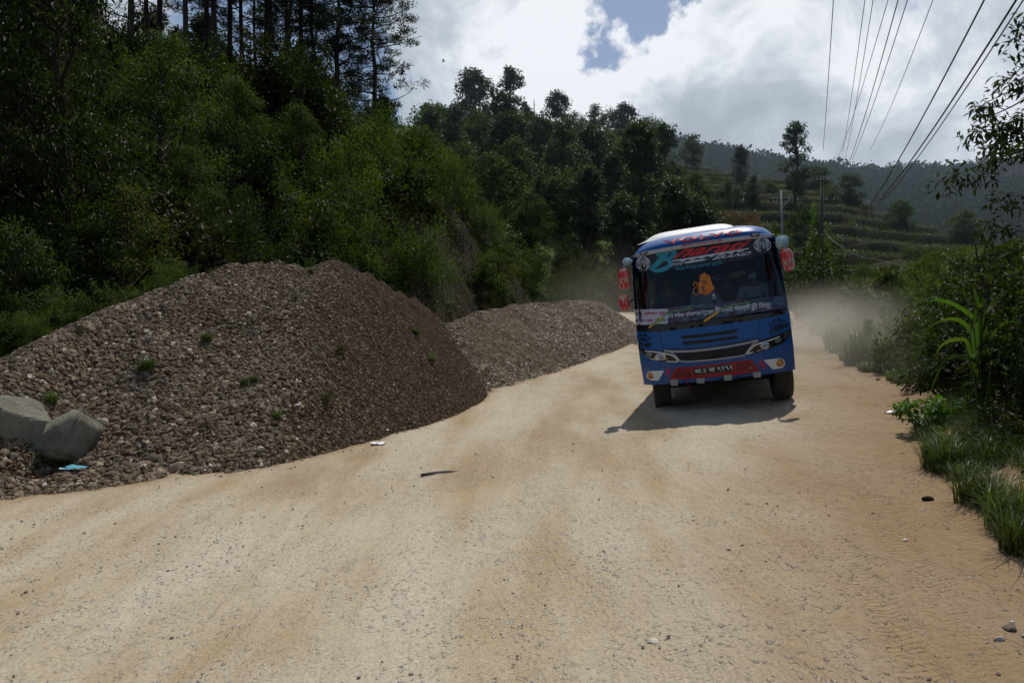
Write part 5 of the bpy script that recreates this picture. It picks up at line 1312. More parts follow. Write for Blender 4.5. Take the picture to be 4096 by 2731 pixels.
boxmesh('rear_axle', (0, 4.7, -.07), (1.6, .22, .22), M['chassis'], bus, .06)
tubeobj('loose_strap', [(-.52, -.02, .26), (-.50, -.03, .12), (-.46, -.02, .0), (-.43, -.01, -.10)], .006, M['inkred'], bus, 6)
# floor and interior
boxmesh('floor', (0, 3.7, .42), (2.2, 6.3, .05), M['interior'], bus, .0)
boxmesh('firewall', (0, .44, .55), (2.1, .04, .8), M['interior'], bus, .0)
boxmesh('dashboard', (0, .42, .93), (2.12, .40, .14), M['maroon'], bus, .04)
boxmesh('ceiling_lining', (0, 3.7, 2.08), (2.1, 6.2, .02), M['interior'], bus, 0)
boxmesh('engine_cover', (0, .95, .62), (.6, .7, .4), M['seat'], bus, .06)
for (x, y) in ((.72, 1.35), (-.72, 1.35), (-.25, 1.75), (.25, 2.3), (-.72, 2.3), (.72, 2.3), (-.72, 3.2), (.72, 3.2), (-.72, 4.1), (.72, 4.1), (.3, 3.2), (-.3, 4.1)):
    st_ = empty('seat', (x, y, .45), 0, bus)
    boxmesh('cushion', (0, 0, .40), (.44, .44, .12), M['seat'], st_, .04); boxmesh('backrest', (0, .26, .78), (.44, .10, .72), M['seat'], st_, .04, (-.12, 0, 0)); boxmesh('base', (0, 0, .17), (.3, .3, .33), M['interior'], st_, .02)
sw_ = empty('steering_wheel', (.70, .74, 1.06), 0, bus); sw_.rotation_euler = (math.radians(-32), 0, 0)
lathe('ring', [(.215, 0), (.228, .012), (.215, .024), (.202, .012), (.215, 0)], M['rubber'], sw_, (0, 0, 0), 'Z', 40)
tubeobj('spoke', [(-.21, 0, .01), (0, 0, -.01), (.21, 0, .01)], .012, M['rubber'], sw_); tubeobj('column', [(0, 0, 0), (0, .0, -.3)], .03, M['rubber'], sw_)
for i, (x, z) in enumerate([(-1.02, 1.5), (1.0, 1.55), (-.6, 1.6)]):
    grid_surf('curtain', lambda u, t, x=x: (x + u * .06 + .012 * math.sin(u * 14), .62 + .02 * math.cos(u * 20), 1.05 + t * .9), np.linspace(-1, 1, 15), [0, .3, .45, .6, 1], M['maroon'] if i != 1 else M['chassis'], bus) if i < 2 else None

# mirrors
def mirror(nm, brk, head, paint_split, sgn, yl):
    m_ = empty(nm, (0, 0, 0), 0, bus)
    H_ = [A(*p, yl) for p in head]; xs = [p[0] for p in H_]; zs = [p[1] for p in H_]; cx0, cz0 = sum(xs) / len(xs), sum(zs) / len(zs); wx, hz_ = max(xs) - min(xs), max(zs) - min(zs)
    lean = math.atan2(H_[0][0] - H_[-1][0], H_[0][1] - H_[-1][1])
    def shp(t, a):
        k = (1 - abs(2 * t - 1) ** 5 * .35); ww = wx * .5 * k * (1.0 if t < .8 else 1.0 - .25 * (t - .8) / .2)
        c, s = math.cos(a), math.sin(a); ex = math.copysign(abs(c) ** .55, c); ey = math.copysign(abs(s) ** .7, s)
        zc = (t - .5) * hz_; return (cx0 + ex * ww + zc * math.tan(lean) * 1.0, yl + ey * .07, cz0 + zc)
    V, Fc = [], []; nt_, na = 15, 24
    for i in range(nt_):
        for j in range(na): V.append(shp(i / (nt_ - 1), 6.28318 * j / na))
    for i in range(nt_ - 1):
        for j in range(na): Fc.append([i * na + j, i * na + (j + 1) % na, (i + 1) * na + (j + 1) % na, (i + 1) * na + j])
    Fc += [list(range(na))[::-1], [(nt_ - 1) * na + j for j in range(na)]]
    fm = []
    for f in Fc:
        t = sum(V[i][2] for i in f) / len(f); fm.append(0)
    hd = new_mesh_object('housing', V, Fc, [M['mred']], m_, smooth=True, face_mat=fm)
    # painted drips: cream panel with a ragged upper edge
    out = [(-.86, .06)]; k = 13
    for i in range(k + 1):
        u = -.86 + 1.72 * i / k; out.append((u, paint_split + (.16 if i % 2 else -.10) * (1.2 if i % 4 == 1 else .7)))
    out += [(.86, .06)]
    pts = [(cx0 + u * wx * .5 * .93 + (t - .5) * hz_ * math.tan(lean), cz0 + (t - .5) * hz_) for u, t in out]
    fr = patch('painted_panel', pts, M['mcream'], m_, 0, [], .05, mapf=lambda x, z, o: (x, yl - .0715 + .045 * (abs(x - cx0 - (z - cz0) * math.tan(lean)) / (wx * .5)) ** 5, z))
    sk_ = []
    for (u0, t0, u1, t1, w2) in [(-.4, .42, .1, .36, .03), (.1, .36, -.15, .26, .025), (-.15, .26, .3, .22, .03), (.3, .22, .05, .12, .025), (.5, .4, .45, .24, .02), (-.6, .3, -.55, .16, .02)]:
        p = lambda u, t: (cx0 + u * wx * .5 + (t - .5) * hz_ * math.tan(lean), cz0 + (t - .5) * hz_)
        a, b = p(u0, t0), p(u1, t1); d = Vector((b[0] - a[0], b[1] - a[1])).normalized(); nn = (-d.y * w2 * .4, d.x * w2 * .4)
        sk_.append([(a[0] - nn[0], a[1] - nn[1]), (b[0] - nn[0], b[1] - nn[1]), (b[0] + nn[0], b[1] + nn[1]), (a[0] + nn[0], a[1] + nn[1])])
    new_mesh_object('painted_marks', [(x, yl - .0745, z) for q in sk_ for x, z in q], [[4 * i, 4 * i + 1, 4 * i + 2, 4 * i + 3] for i in range(len(sk_))], M['mred'], m_)
    if paint_split < .7:
        sk_ = []
        for i in range(3):
            x0_ = -.3 + i * .3; p = lambda u, t: (cx0 + u * wx * .5 + (t - .5) * hz_ * math.tan(lean), cz0 + (t - .5) * hz_)
            sk_ += [p(x0_, .86), p(x0_ + .12, .86), p(x0_ + .30, .97), p(x0_ + .18, .97)]
        new_mesh_object('painted_stripes', [(x, yl - .073, z) for x, z in sk_], [[4 * i, 4 * i + 1, 4 * i + 2, 4 * i + 3] for i in range(3)], M['led'], m_)
    if brk:
        Q = [A(*p, yl + .05) for p in brk]; xs = [p[0] for p in Q]; zs = [p[1] for p in Q]
        boxmesh('bracket', ((min(xs) + max(xs)) / 2, yl + .10, (min(zs) + max(zs)) / 2), (max(xs) - min(xs), .14, max(zs) - min(zs)), M['ltblue'], m_, .03, (0, .1, 0))
        tubeobj('arm', [((min(xs) + max(xs)) / 2, yl + .05, min(zs) + .03), (cx0 - sgn * .02, yl + .02, cz0 + hz_ * .5 + .03), (cx0, yl, cz0 + hz_ * .42)], .018, M['silver'], m_)
        tubeobj('arm', [((min(xs) + max(xs)) / 2, yl + .05, (min(zs) + max(zs)) / 2), (sgn * (halfw(1.9) - .03), .2, (min(zs) + max(zs)) / 2)], .022, M['rubber'], m_)
    else:
        tubeobj('arm', [(cx0 + wx * .3, yl, cz0), (-halfw(1.3) + .02, .3, cz0 + .02)], .014, M['rubber'], m_)
M['mcream'] = simple('mirror_cream', (.42, .38, .31), .4)
mirror('wing_mirror', [(234, 476), (322, 476), (320, 540), (240, 555)], [(185, 588), (300, 580), (310, 782), (206, 796)], .44, -1, .0)
mirror('wing_mirror', None, [(192, 862), (280, 850), (312, 1003), (226, 1022)], .90, -1, .05)
mirror('wing_mirror', [(1832, 245), (1945, 248), (1975, 330), (1880, 380)], [(1880, 392), (1995, 360), (2038, 590), (1922, 608)], .42, 1, .0)
boxmesh('side_marker', (halfw(1.4) + .015, .5, A(1955, 680)[1]), (.03, .05, .09), M['rubber'], bus, .005)

# ------------------------------------------------------------------ people in the bus
M['skin'] = simple('brown_skin', (.22, .115, .07), .55, var=.08)
M['hair'] = simple('black_hair', (.012, .010, .009), .6, bump=.4, scale=90)
M['shirt_pale'] = simple('pale_shirt', (.52, .55, .60), .8, bump=.3, scale=20)
M['shirt_dark'] = simple('dark_shirt', (.03, .03, .05), .8, bump=.3, scale=20)
M['shirt_wine'] = simple('wine_shirt', (.12, .02, .03), .8, bump=.3, scale=20)
M['trousers'] = simple('dark_trousers', (.025, .027, .035), .85, bump=.3, scale=20)
M['mask'] = simple('blue_face_mask', (.45, .72, .80), .8)
M['cap_orange'] = simple('orange_cloth', (.55, .20, .03), .8)
def skinned(name, verts, edges, mt, parent, sub=2, root=0):
    me = bpy.data.meshes.new(name); me.from_pydata([v[:3] for v in verts], edges, []); me.update()
    o = bpy.data.objects.new(name, me); col.objects.link(o)
    md = o.modifiers.new('skin', 'SKIN'); md.use_smooth_shade = True
    sv = me.skin_vertices[0].data
    for i, v in enumerate(verts):
        rr = v[3] if hasattr(v[3], '__len__') else (v[3], v[3]); sv[i].radius = rr; sv[i].use_root = (i == root)
    s = o.modifiers.new('sub', 'SUBSURF'); s.levels = sub; s.render_levels = sub
    dg = bpy.context.evaluated_depsgraph_get(); nm = bpy.data.meshes.new_from_object(o.evaluated_get(dg)); bpy.data.objects.remove(o); bpy.data.meshes.remove(me)
    nm.materials.clear(); nm.materials.append(mt)
    for p in nm.polygons: p.use_smooth = True
    o = bpy.data.objects.new(name, nm); col.objects.link(o); o.parent = parent; return o
def person(loc, shirt, label, hands, yawp=0., head_tilt=0., mask=False, cap=None, s=1.):
    """seated figure, hips at the origin, facing -y (towards the windscreen)"""
    pr = empty('person'); tag(pr, label, 'person', None)
    pr.matrix_world = Matrix.Translation(BO) @ BR.to_4x4() @ Matrix.Translation(loc) @ Matrix.Rotation(yawp, 4, 'Z') @ Matrix.Scale(s, 4)
    v, e = [], []
    def ad(x, y, z, r_, to=None):
        v.append((x, y, z, r_)); i = len(v) - 1
        if to is not None: e.append((to, i))
        return i
    hip = ad(0, 0, .06, (.15, .12)); wa = ad(0, .0, .22, (.135, .10), hip); ch = ad(0, -.01, .40, (.165, .115), wa); nk0 = ad(0, 0, .53, (.10, .08), ch); nk = ad(0, -.015, .60, (.052, .055), nk0)
    h0 = ad(0, -.02, .665, (.062, .07), nk); h1 = ad(0, -.03, .73, (.074, .088), h0); ad(0, -.02, .795, (.066, .078), h1)
    ad(0, -.125, .715, (.013, .016), h1)
    for sx in (-1, 1): ad(sx * .085, -.01, .72, (.012, .018), h1)
    for k, sx in enumerate((-1, 1)):
        kn = ad(sx * .13, -.24, .07, (.08, .075), hip); kk = ad(sx * .15, -.46, .06, (.06, .06), kn); an = ad(sx * .14, -.50, -.32, (.042, .042), kk); ad(sx * .14, -.64, -.37, (.04, .03), an)
        hx, hy, hz = hands[k]; sh = ad(sx * .165, 0, .49, (.062, .062), ch if False else nk0); ex = (sx * .22 + hx) / 2 + sx * .06; el = ad(ex, hy * .45, min(.30, (.49 + hz) / 2 - .04), (.042, .042), sh)
        wr = ad(hx, hy, hz, (.026, .024), el); dv = Vector((hx - ex, hy - hy * .45, hz - v[el][2])).normalized(); pm = ad(hx + dv.x * .05, hy + dv.y * .05, hz + dv.z * .05, (.036, .020), wr)
        for q, ln in enumerate((.070, .080, .074, .060)):
            off = (q - 1.5) * .019; a = ad(hx + dv.x * .09 + off, hy + dv.y * .09, hz + dv.z * .09, (.0095, .009), pm); b = ad(hx + dv.x * (.09 + ln * .5) + off, hy + dv.y * (.09 + ln * .5), hz + dv.z * .09 - .012, (.0085, .0085), a); ad(hx + dv.x * (.09 + ln * .7) + off, hy + dv.y * (.09 + ln * .7), hz + dv.z * .09 - .034, (.0075, .0075), b)
        tb = ad(hx - sx * .034 + dv.x * .04, hy + dv.y * .04, hz - .005, (.011, .010), pm); ad(hx - sx * .050 + dv.x * .07, hy + dv.y * .07, hz - .018, (.0085, .0085), tb)
    bd = skinned('body', v, e, M['skin'], pr)
    # clothing follows the same joints, a little fuller
    cv = [(0, 0, .08, (.168, .135)), (0, 0, .22, (.155, .118)), (0, -.01, .40, (.182, .132)), (0, 0, .52, (.115, .092))]; ce = [(0, 1), (1, 2), (2, 3)]
    for k, sx in enumerate((-1, 1)):
        hx, hy, hz = hands[k]; ex = (sx * .22 + hx) / 2 + sx * .06; ez = min(.30, (.49 + hz) / 2 - .04); b = len(cv)
        cv += [(sx * .17, 0, .485, (.078, .078)), (ex, hy * .45, ez, (.058, .058)), (ex + (hx - ex) * .85, hy * (.45 + .55 * .85), ez + (hz - ez) * .85, (.036, .036))]; ce += [(3, b), (b, b + 1), (b + 1, b + 2)]
    skinned('shirt', cv, ce, shirt, pr)
    tv = [(0, 0, .07, (.172, .14))]; te = []
    for sx in (-1, 1):
        b = len(tv); tv += [(sx * .13, -.24, .07, (.098, .092)), (sx * .15, -.46, .06, (.074, .074)), (sx * .14, -.50, -.28, (.058, .058))]; te += [(0, b), (b, b + 1), (b + 1, b + 2)]
    skinned('trousers', tv, te, M['trousers'], pr)
    # head details: hair, eyes, mouth
    def dome(nm, rx, ry, rz, c, mt_, zmin, ymin=-9):
        bm = bmesh.new(); bmesh.ops.create_uvsphere(bm, u_segments=24, v_segments=16, radius=1)
        for x_ in list(bm.verts):
            if x_.co.z < zmin or (x_.co.y < ymin and x_.co.z < .35): bm.verts.remove(x_)
        for x_ in bm.verts: x_.co = Vector((c[0] + x_.co.x * rx, c[1] + x_.co.y * ry, c[2] + x_.co.z * rz))
        me = bpy.data.meshes.new(nm); bm.to_mesh(me); bm.free(); me.materials.append(mt_)
        for p in me.polygons: p.use_smooth = True
        o = bpy.data.objects.new(nm, me); col.objects.link(o); o.parent = pr; return o
    dome('hair', .088, .105, .108, (0, -.012, .745), M['hair'], -.45, -.45)
    for sx in (-1, 1):
        lathe('eye', [(.009, 0), (.006, -.004), (.001, -.005)], M['letter_white'], pr, (sx * .03, -.108, .738), 'Y', 12)
        lathe('pupil', [(.004, 0), (.001, -.002)], M['hair'], pr, (sx * .03, -.113, .738), 'Y', 10)
    if mask: dome('face_mask', .072, .062, .058, (0, -.075, .685), M['mask'], -2)
    else: boxmesh('mouth', (0, -.108, .676), (.042, .008, .009), M['inkred'], pr, .002)
    if cap: dome('head_cloth', .094, .112, .085, (0, -.018, .77), cap, -.15)
    return pr
person(Vector((.72, 1.22, .86)), M['shirt_pale'], 'bus driver in a light blue face mask holding the steering wheel', [(-.17, -.36, .30), (.15, -.36, .30)], 0, mask=True)
person(Vector((-.10, 1.55, .88)), M['shirt_pale'], 'passenger with an orange cloth round the head in the middle of the bus', [(-.14, -.30, .12), (.14, -.30, .12)], .15, cap=M['cap_orange'])
person(Vector((.30, 1.75, .90)), M['shirt_wine'], 'bareheaded passenger in dark red just left of the driver', [(-.14, -.30, .12), (.14, -.30, .12)], -.1)
person(Vector((-.68, 1.22, .88)), M['shirt_dark'], 'passenger in dark clothes behind the windscreen at the door side of the bus', [(-.14, -.30, .14), (.14, -.30, .14)], .05, s=1.02)
# soft bags lying on the dashboard
def bag(nm, c, sx, sy, sz2, mt_, lab, cat):
    bm = bmesh.new(); bmesh.ops.create_uvsphere(bm, u_segments=28, v_segments=18, radius=1)
    for v_ in bm.verts:
        n_ = .12 * math.sin(v_.co.x * 5 + 1) * math.cos(v_.co.z * 4); k = 1 + n_
        v_.co = Vector((math.copysign(abs(v_.co.x) ** .7, v_.co.x) * sx * k, v_.co.y * sy * k, math.copysign(abs(v_.co.z) ** .7, v_.co.z) * sz2 * (1 + n_)))
    me = bpy.data.meshes.new(nm); bm.to_mesh(me); bm.free(); me.materials.append(mt_)
    for p in me.polygons: p.use_smooth = True
    o = bpy.data.objects.new(nm, me); col.objects.link(o); o.matrix_world = Matrix.Translation(BO) @ BR.to_4x4() @ Matrix.Translation(c); tag(o, lab, cat)
bag('cloth_bag', Vector((-.46, .43, 1.09)), .25, .14, .10, M['teal'], 'bright teal bag on the dashboard behind the windscreen', 'bag')
bag('cloth_bundle', Vector((-.86, .45, 1.06)), .20, .13, .08, M['redcloth'], 'red cloth bundle on the dashboard beside the teal bag', 'cloth')
o = new_mesh_object('paper_sheet', [(-.13, -.06, 0), (.13, -.06, .0), (.10, .10, .03), (-.08, .11, .03)], [[0, 1, 2, 3]], M['white']); o.matrix_world = Matrix.Translation(BO) @ BR.to_4x4() @ Matrix.Translation((.62, .40, 1.03)); tag(o, 'white sheet of paper on the dashboard in front of the driver', 'paper')

# ------------------------------------------------------------------ poles and wires
M['wood'] = simple('weathered_pole', (.07, .06, .05), .9, bump=.6, scale=12, var=.3)
M['steel'] = simple('galvanised_steel', (.16, .18, .20), .6, .2)
M['wire'] = simple('black_cable', (.02, .02, .022), .6)
PD = 58
pt, pb = at_px(822, 176, PD), at_px(821.5, 250, PD); pb.z = float(max(ground(pb.x, PD), -5)) - .3
pole = empty('utility_pole', pb); tag(pole, 'dark wooden power pole with crossarms where the overhead wires meet', 'utility pole')
hp_ = pt.z - pb.z
tubeobj('shaft', [(0, 0, 0), (.0, 0, hp_ * .5), (.02, 0, hp_)], [.17, .14, .11], M['wood'], pole)
for k, z in enumerate((hp_ - .35, hp_ - 1.9)):
    boxmesh('crossarm', (.3 if k else 0, -.12, z), (1.5 if k else 1.1, .08, .08), M['wood'], pole, .01)
    for x in ([-.4, .4] if not k else [-.3, .3, .9]): lathe('insulator', [(.03, 0), (.06, .05), (.04, .10), (.06, .15), (.02, .2)], M['bandgrey'], pole, (x, -.12, z + .05), 'Z', 10)
sp = at_px(781, 190, 50); sg0 = at_px(785, 240, 50); gz_ = float(max(ground(sg0.x, 50), mid(sg0.x, 50))) - .2
mp_ = empty('steel_pole', (sp.x, 50, gz_)); tag(mp_, 'thin grey steel pole with a V-shaped bracket behind the right mirror of the bus', 'utility pole')
h_ = sp.z - gz_; tubeobj('shaft', [(.25, 0, 0), (0, 0, h_)], [.07, .055], M['steel'], mp_)
tubeobj('bracket', [(-.6, 0, h_ - .55), (0, 0, h_ - 1.25), (.6, 0, h_ - .55)], .018, M['steel'], mp_, 6); tubeobj('crossbar', [(-.85, 0, h_ - .5), (.85, 0, h_ - .5)], .018, M['steel'], mp_, 6)
x, d = mid_at(679, 150); o = tubeobj('lone_pole', [(0, 0, 0), (0, 0, 22 / F * d)], [.16, .12], M['wood'], None, 8); o.location = (x, d, float(mid(x, d)) - .3); tag(o, 'thin dark pole standing alone on the ridge', 'pole')
WR = [((833, 0, 26), (823, 150, 57), .012, 'leftmost wire, running straight down to the pole top'), ((864, 0, 26), (842, 155, 60), .010, 'second wire from the left, nearly vertical'), ((872, 0, 26), (845, 160, 60), .010, 'third wire from the left, crossing its neighbour'), ((886, 0, 26), (838, 158, 60), .010, 'thin wire that crosses two others on its way down'), ((896, 0, 24), (848, 165, 60), .014, 'darker wire of the middle bundle'), ((905, 0, 24), (852, 160, 60), .012, 'right wire of the middle bundle'),
      ((930, 0, 24), (870, 150, 56), .010, 'single thin wire right of the middle bundle'), ((980, 0, 22), (870, 205, 56), .022, 'thick cable, leftmost of the three thick ones'), ((1011, 0, 22), (880, 200, 56), .026, 'thickest cable, second of the three thick ones'), ((1018, 0, 22), (884, 200, 56), .018, 'rightmost of the overhead cables')]
for (a, b, rad, lab) in WR:
    P0, P1 = at_px(*a), at_px(*b); P0 = P0 + (P0 - P1) * .22; n = 26; pts = []
    for i in range(n):
        t = i / (n - 1); p = P0.lerp(P1, t); p.z -= .9 * math.sin(math.pi * t) * .5; pts.append(p)
    o = tubeobj('overhead_wire', pts, [rad * 1.25 for t in np.linspace(0, 1, n)], M['wire'], None, 5); tag(o, 'overhead ' + lab if not lab.startswith('single') else 'overhead ' + lab, 'wire', 'overhead wires coming down from the upper right')
for (pts, lab) in (([(822, 222, 58), (830, 238, 52), (843, 246, 48), (860, 244, 50), (890, 240, 56)], 'slack cable looping down from the wooden pole'), ([(824, 232, 57), (850, 252, 46), (880, 260, 40), (915, 268, 34)], 'slack cable sagging over the bushes right of the pole')):
    o = tubeobj('slack_wire', [tuple(p) for p in cat_rom([tuple(at_px(*q)) for q in pts], 6)], .014, M['wire'], None, 5); tag(o, lab, 'wire')
for (dx, z0_, z1_, lab) in ((-.6, 3.3, 6.9, 'left creeper climbing beside the wooden pole'), (.25, 2.8, 5.6, 'right creeper climbing up the wooden pole')):
    r = np.random.default_rng(int(dx * 10) + 20); z = np.linspace(max(z0_ - 3, .5), z1_, 40); C = np.stack([dx * 1.2 + dx * .3 * np.sin(z) + (z1_ - z) * dx * .25, np.zeros(40) - .3, z], 1)
    V, Fc, R_ = leaves_at(r, C, np.full(40, .16), 10, .16, .10, .3); o = new_mesh_object('creeper', V, Fc, M['leaf_lime'], attr={'rnd': R_ * .5}); o.location = pb; tag(o, 'lime-green ' + lab, 'creeper')

# houses far away on the ridge, seen as pale roofs between the trees
M['hwall'] = simple('distant_house_wall', (.16, .09, .08), .9); M['hroof'] = simple('distant_tin_roof', (.10, .10, .11), .8); M['hwin'] = simple('distant_window', (.02, .02, .025), .4)
for (px, py, d, wm, hm, lab) in [(1017, 170, 330, 11, 5, 'dark red house on the far ridge at the right edge of the photo'), (920, 192, 360, 9, 3, 'grey-roofed house among trees on the far ridge'), (931, 199, 345, 7, 2.4, 'small pale-roofed shed just below the ridge house'), (985, 171, 380, 10, 3, 'low roof on the ridge left of the red house')]:
    p = at_px(px, py, d); z0_ = float(far(p.x, d)) ; hs = empty('house', (p.x, d - 4, min(z0_, p.z) - 1)); hh_ = p.z - min(z0_, p.z) + 1 + hm * .5
    tag(hs, lab, 'house'); boxmesh('wall', (0, 0, hh_ / 2), (wm, 8, hh_), M['hwall'], hs, 0)
    new_mesh_object('roof', [(-wm * .55, -4.6, hh_ - .1), (wm * .55, -4.6, hh_ - .1), (wm * .55, 4.6, hh_ - .1), (-wm * .55, 4.6, hh_ - .1), (-wm * .55, 0, hh_ + 1.8), (wm * .55, 0, hh_ + 1.8)], [[0, 1, 5, 4], [2, 3, 4, 5], [0, 4, 3], [1, 2, 5], [3, 2, 1, 0]], M['hroof'], hs)
    for k in range(3): boxmesh('window', (-wm * .3 + k * wm * .3, -4.01, hh_ - 2), (1.4, .1, 1.5), M['hwin'], hs, 0)

# ------------------------------------------------------------------ boulders, stones and litter
def boulder(nm, seed, dims, loc, rot, mt_, lab, cat, grp=None, sub=4, cuts=9):
    bm = bmesh.new(); bmesh.ops.create_icosphere(bm, subdivisions=sub, radius=1); r = np.random.default_rng(seed)
    v = np.array([x.co[:] for x in bm.verts])
    for _ in range(cuts):
        d_ = r.normal(size=3); d_ /= np.linalg.norm(d_); c = r.uniform(.42, .8); s = v @ d_; v = v - np.maximum(s - c, 0)[:, None] * d_ * .93
    v += .035 * fbm(v[:, :1] * 3 + v[:, 2:] * 2, v[:, 1:2] * 3 + 4, 4) * (1 if sub > 2 else 0)
    for x, c in zip(bm.verts, v): x.co = c * np.array(dims)
    me = bpy.data.meshes.new(nm); bm.to_mesh(me); bm.free(); me.materials.append(mt_)
    at = me.attributes.new('rnd', 'FLOAT', 'FACE'); at.data.foreach_set('value', np.full(len(me.polygons), float(r.random()), dtype=np.float32))
    o = bpy.data.objects.new(nm, me); col.objects.link(o); o.location = loc; o.rotation_euler = rot; return tag(o, lab, cat, grp)
def gp(px, py): 
    p = on_ground(px, py, lambda x, y: max(float(ground(x, y)), float(heap1(x, y)) if x < 1 else -9)); return p
p = gp(6, 432); boulder('boulder', 3, (.50, .42, .42), (p.x, p.y + .25, p.z + .10), (.1, .2, .3), M['rock'], 'rounded grey boulder cut by the left edge of the photo', 'boulder')
p = gp(48, 462)
bm = bmesh.new(); prof = [(-.44, 0), (-.30, .14), (.02, .36), (.28, .54), (.40, .50), (.36, .10), (.30, -.06), (-.40, -.06)]
vv = [[bm.verts.new((x + .04 * s, s * (.16 + .08 * (z + .1)), z)) for x, z in prof] for s in (-1, 1)]
bm.faces.new(vv[0]); bm.faces.new(vv[1][::-1])
for i in range(len(prof)): bm.faces.new([vv[0][i], vv[1][i], vv[1][(i + 1) % len(prof)], vv[0][(i + 1) % len(prof)]])
bmesh.ops.recalc_face_normals(bm, faces=bm.faces[:]); bmesh.ops.bevel(bm, geom=bm.edges[:], offset=.035, segments=2, affect='EDGES'); bmesh.ops.triangulate(bm, faces=bm.faces[:]); bmesh.ops.subdivide_edges(bm, edges=bm.edges[:], cuts=2, use_grid_fill=True)
for v_ in bm.verts: v_.co += Vector((1, 1, 1)) * float(.05 * fbm(np.array(v_.co.x * 4 + v_.co.z * 2), np.array(v_.co.y * 4 + 3.), 3))
me = bpy.data.meshes.new('boulder'); bm.to_mesh(me); bm.free(); me.materials.append(M['rock'])
for q in me.polygons: q.use_smooth = True
o = bpy.data.objects.new('boulder', me); col.objects.link(o); o.location = (p.x + .02, p.y + .02, p.z + .10); o.rotation_euler = (-.55, 0, -.12); o.scale = (1.05, 1.2, 1.0); tag(o, 'wedge-shaped grey boulder leaning at the foot of the gravel', 'boulder')
for (px, py, s, seed, lab) in [(172, 473, .055, 31, 'whitish flat stone at the edge of the gravel heap'), (654, 642, .035, 32, 'round grey stone lying alone at the bottom centre of the road'), (729, 549, .020, 33, 'dark stone on the road below the bus'), (860, 342, .20, 34, 'flat angular slab on the verge beyond the bus'), (935, 405, .09, 36, 'white stone hidden in the verge grass'),
                          (918, 397, .07, 35, 'small pale stone on the sandy patch of the verge'), (580, 461, .018, 37, 'small stone in the middle of the road'), (1000, 640, .035, 38, 'rough pale stone at the lower right edge'), (905, 540, .022, 39, 'flat clod on the right side of the road'), (970, 655, .025, 40, 'brown stone on the track at the lower right'), (868, 448, .05, 41, 'thin slab set in the road dust right of the bus shadow'), (1010, 628, .05, 42, 'broken slab half buried at the lower right edge')]:
    p = gp(px, py); boulder('stone', seed, (s, s * .8, s * (.5 if s < .15 else .35)), (p.x, p.y, p.z + s * .22), (0, 0, seed), M['pebble'], lab, 'stone', sub=2)
# clods in the pushed-up soil
for i in range(20):
    rr2 = np.random.default_rng(300 + i); y = rr2.uniform(3.6, 13); x = float(xr(y)) + rr2.uniform(-.3, .5); s = rr2.uniform(.02, .05)
    boulder('soil_clod', 400 + i, (s, s * .8, s * .5), (x, y, float(ground(x, y)) + s * .2), (0, 0, i), M['soil'], 'brown soil clod on the crumbled right edge of the road', 'clod', 'soil clods along the right road edge', sub=2)
def rag(nm, p, s, mt_, lab, cat, seed):
    n = 14; r = np.random.default_rng(seed); g = np.linspace(-1, 1, n); X, Y = np.meshgrid(g, g); Z = .32 * fbm(X * 1.7 + seed, Y * 1.7, 3) + .18; X2 = X + .35 * fbm(X * 2 + 5, Y * 2 + seed, 2); Y2 = Y * .7 + .35 * fbm(X * 2, Y * 2 + seed + 9, 2)
    idx = np.arange(n * n).reshape(n, n); f = np.stack([idx[:-1, :-1], idx[:-1, 1:], idx[1:, 1:], idx[1:, :-1]], -1).reshape(-1, 4)
    o = new_mesh_object(nm, np.stack([X2 * s, Y2 * s, Z * s], -1).reshape(-1, 3), f, mt_, smooth=True); o.location = p; return tag(o, lab, cat)
M['plastic_blue'] = simple('blue_plastic', (.10, .34, .42), .4); M['plastic_white'] = simple('white_plastic', (.7, .7, .74), .5)
p = gp(74, 471); d_ = p.y; rag('plastic_bag', (p.x, p.y, p.z + .03), .12, M['plastic_blue'], 'crumpled light blue plastic bag in front of the wedge boulder', 'plastic bag', 3)
p = gp(296, 406); rag('plastic_scrap', (p.x, p.y, p.z + .02), .05, M['plastic_white'], 'bright white plastic scrap on the face of the tall heap', 'litter', 4)
p = gp(378, 444); rag('paper_scrap', (p.x, p.y, p.z + .01), .10, M['plastic_white'], 'pale crumpled scrap at the corner of the road edge', 'litter', 5)
p = gp(892, 413); rag('litter_scrap', (p.x, p.y, p.z + .01), .09, M['plastic_white'], 'white litter scrap on the sandy verge', 'litter', 6)
p = gp(942, 397); rag('drink_carton', (p.x, p.y, p.z + .02), .11, M['plastic_white'], 'pale flattened carton at the edge of the verge grass', 'litter', 8)
# two dark sticks lying together in the road
for k in (0, 1):
    a, b = gp(421, 475 + k * 1.5), gp(457 - k * 3, 471 + k); o = tubeobj('stick', [tuple(Vector((0, 0, .012))), tuple((b - a) * .5 + Vector((0, .02, .02))), tuple(b - a + Vector((0, 0, .01)))], [.011, .009, .004], M['wire'], None, 6); o.location = a; tag(o, ['longer dark stick lying in the road', 'shorter dark stick lying against the longer one in the road'][k], 'stick')
# a bird gliding high over the slope
bv = at_px(443.5, 61, 60); bd_ = empty('bird', bv); bd_.scale = (.6, .6, .6); tag(bd_, 'small dark bird gliding in the sky', 'bird')
skinned('body', [(0, 0, 0, .05), (.16, 0, .0, .035), (.26, 0, .01, .03), (-.2, 0, 0, .02), (-.34, 0, 0, .03)], [(0, 1), (1, 2), (0, 3), (3, 4)], M['wire'], bd_, 1)
for s in (-1, 1): new_mesh_object('wing', [(.1, 0, .02), (-.08, 0, .02), (-.12, s * .35, .10), (.06, s * .38, .12), (-.16, s * .72, .02)], [[0, 1, 2, 3], [3, 2, 4]], M['wire'], bd_)

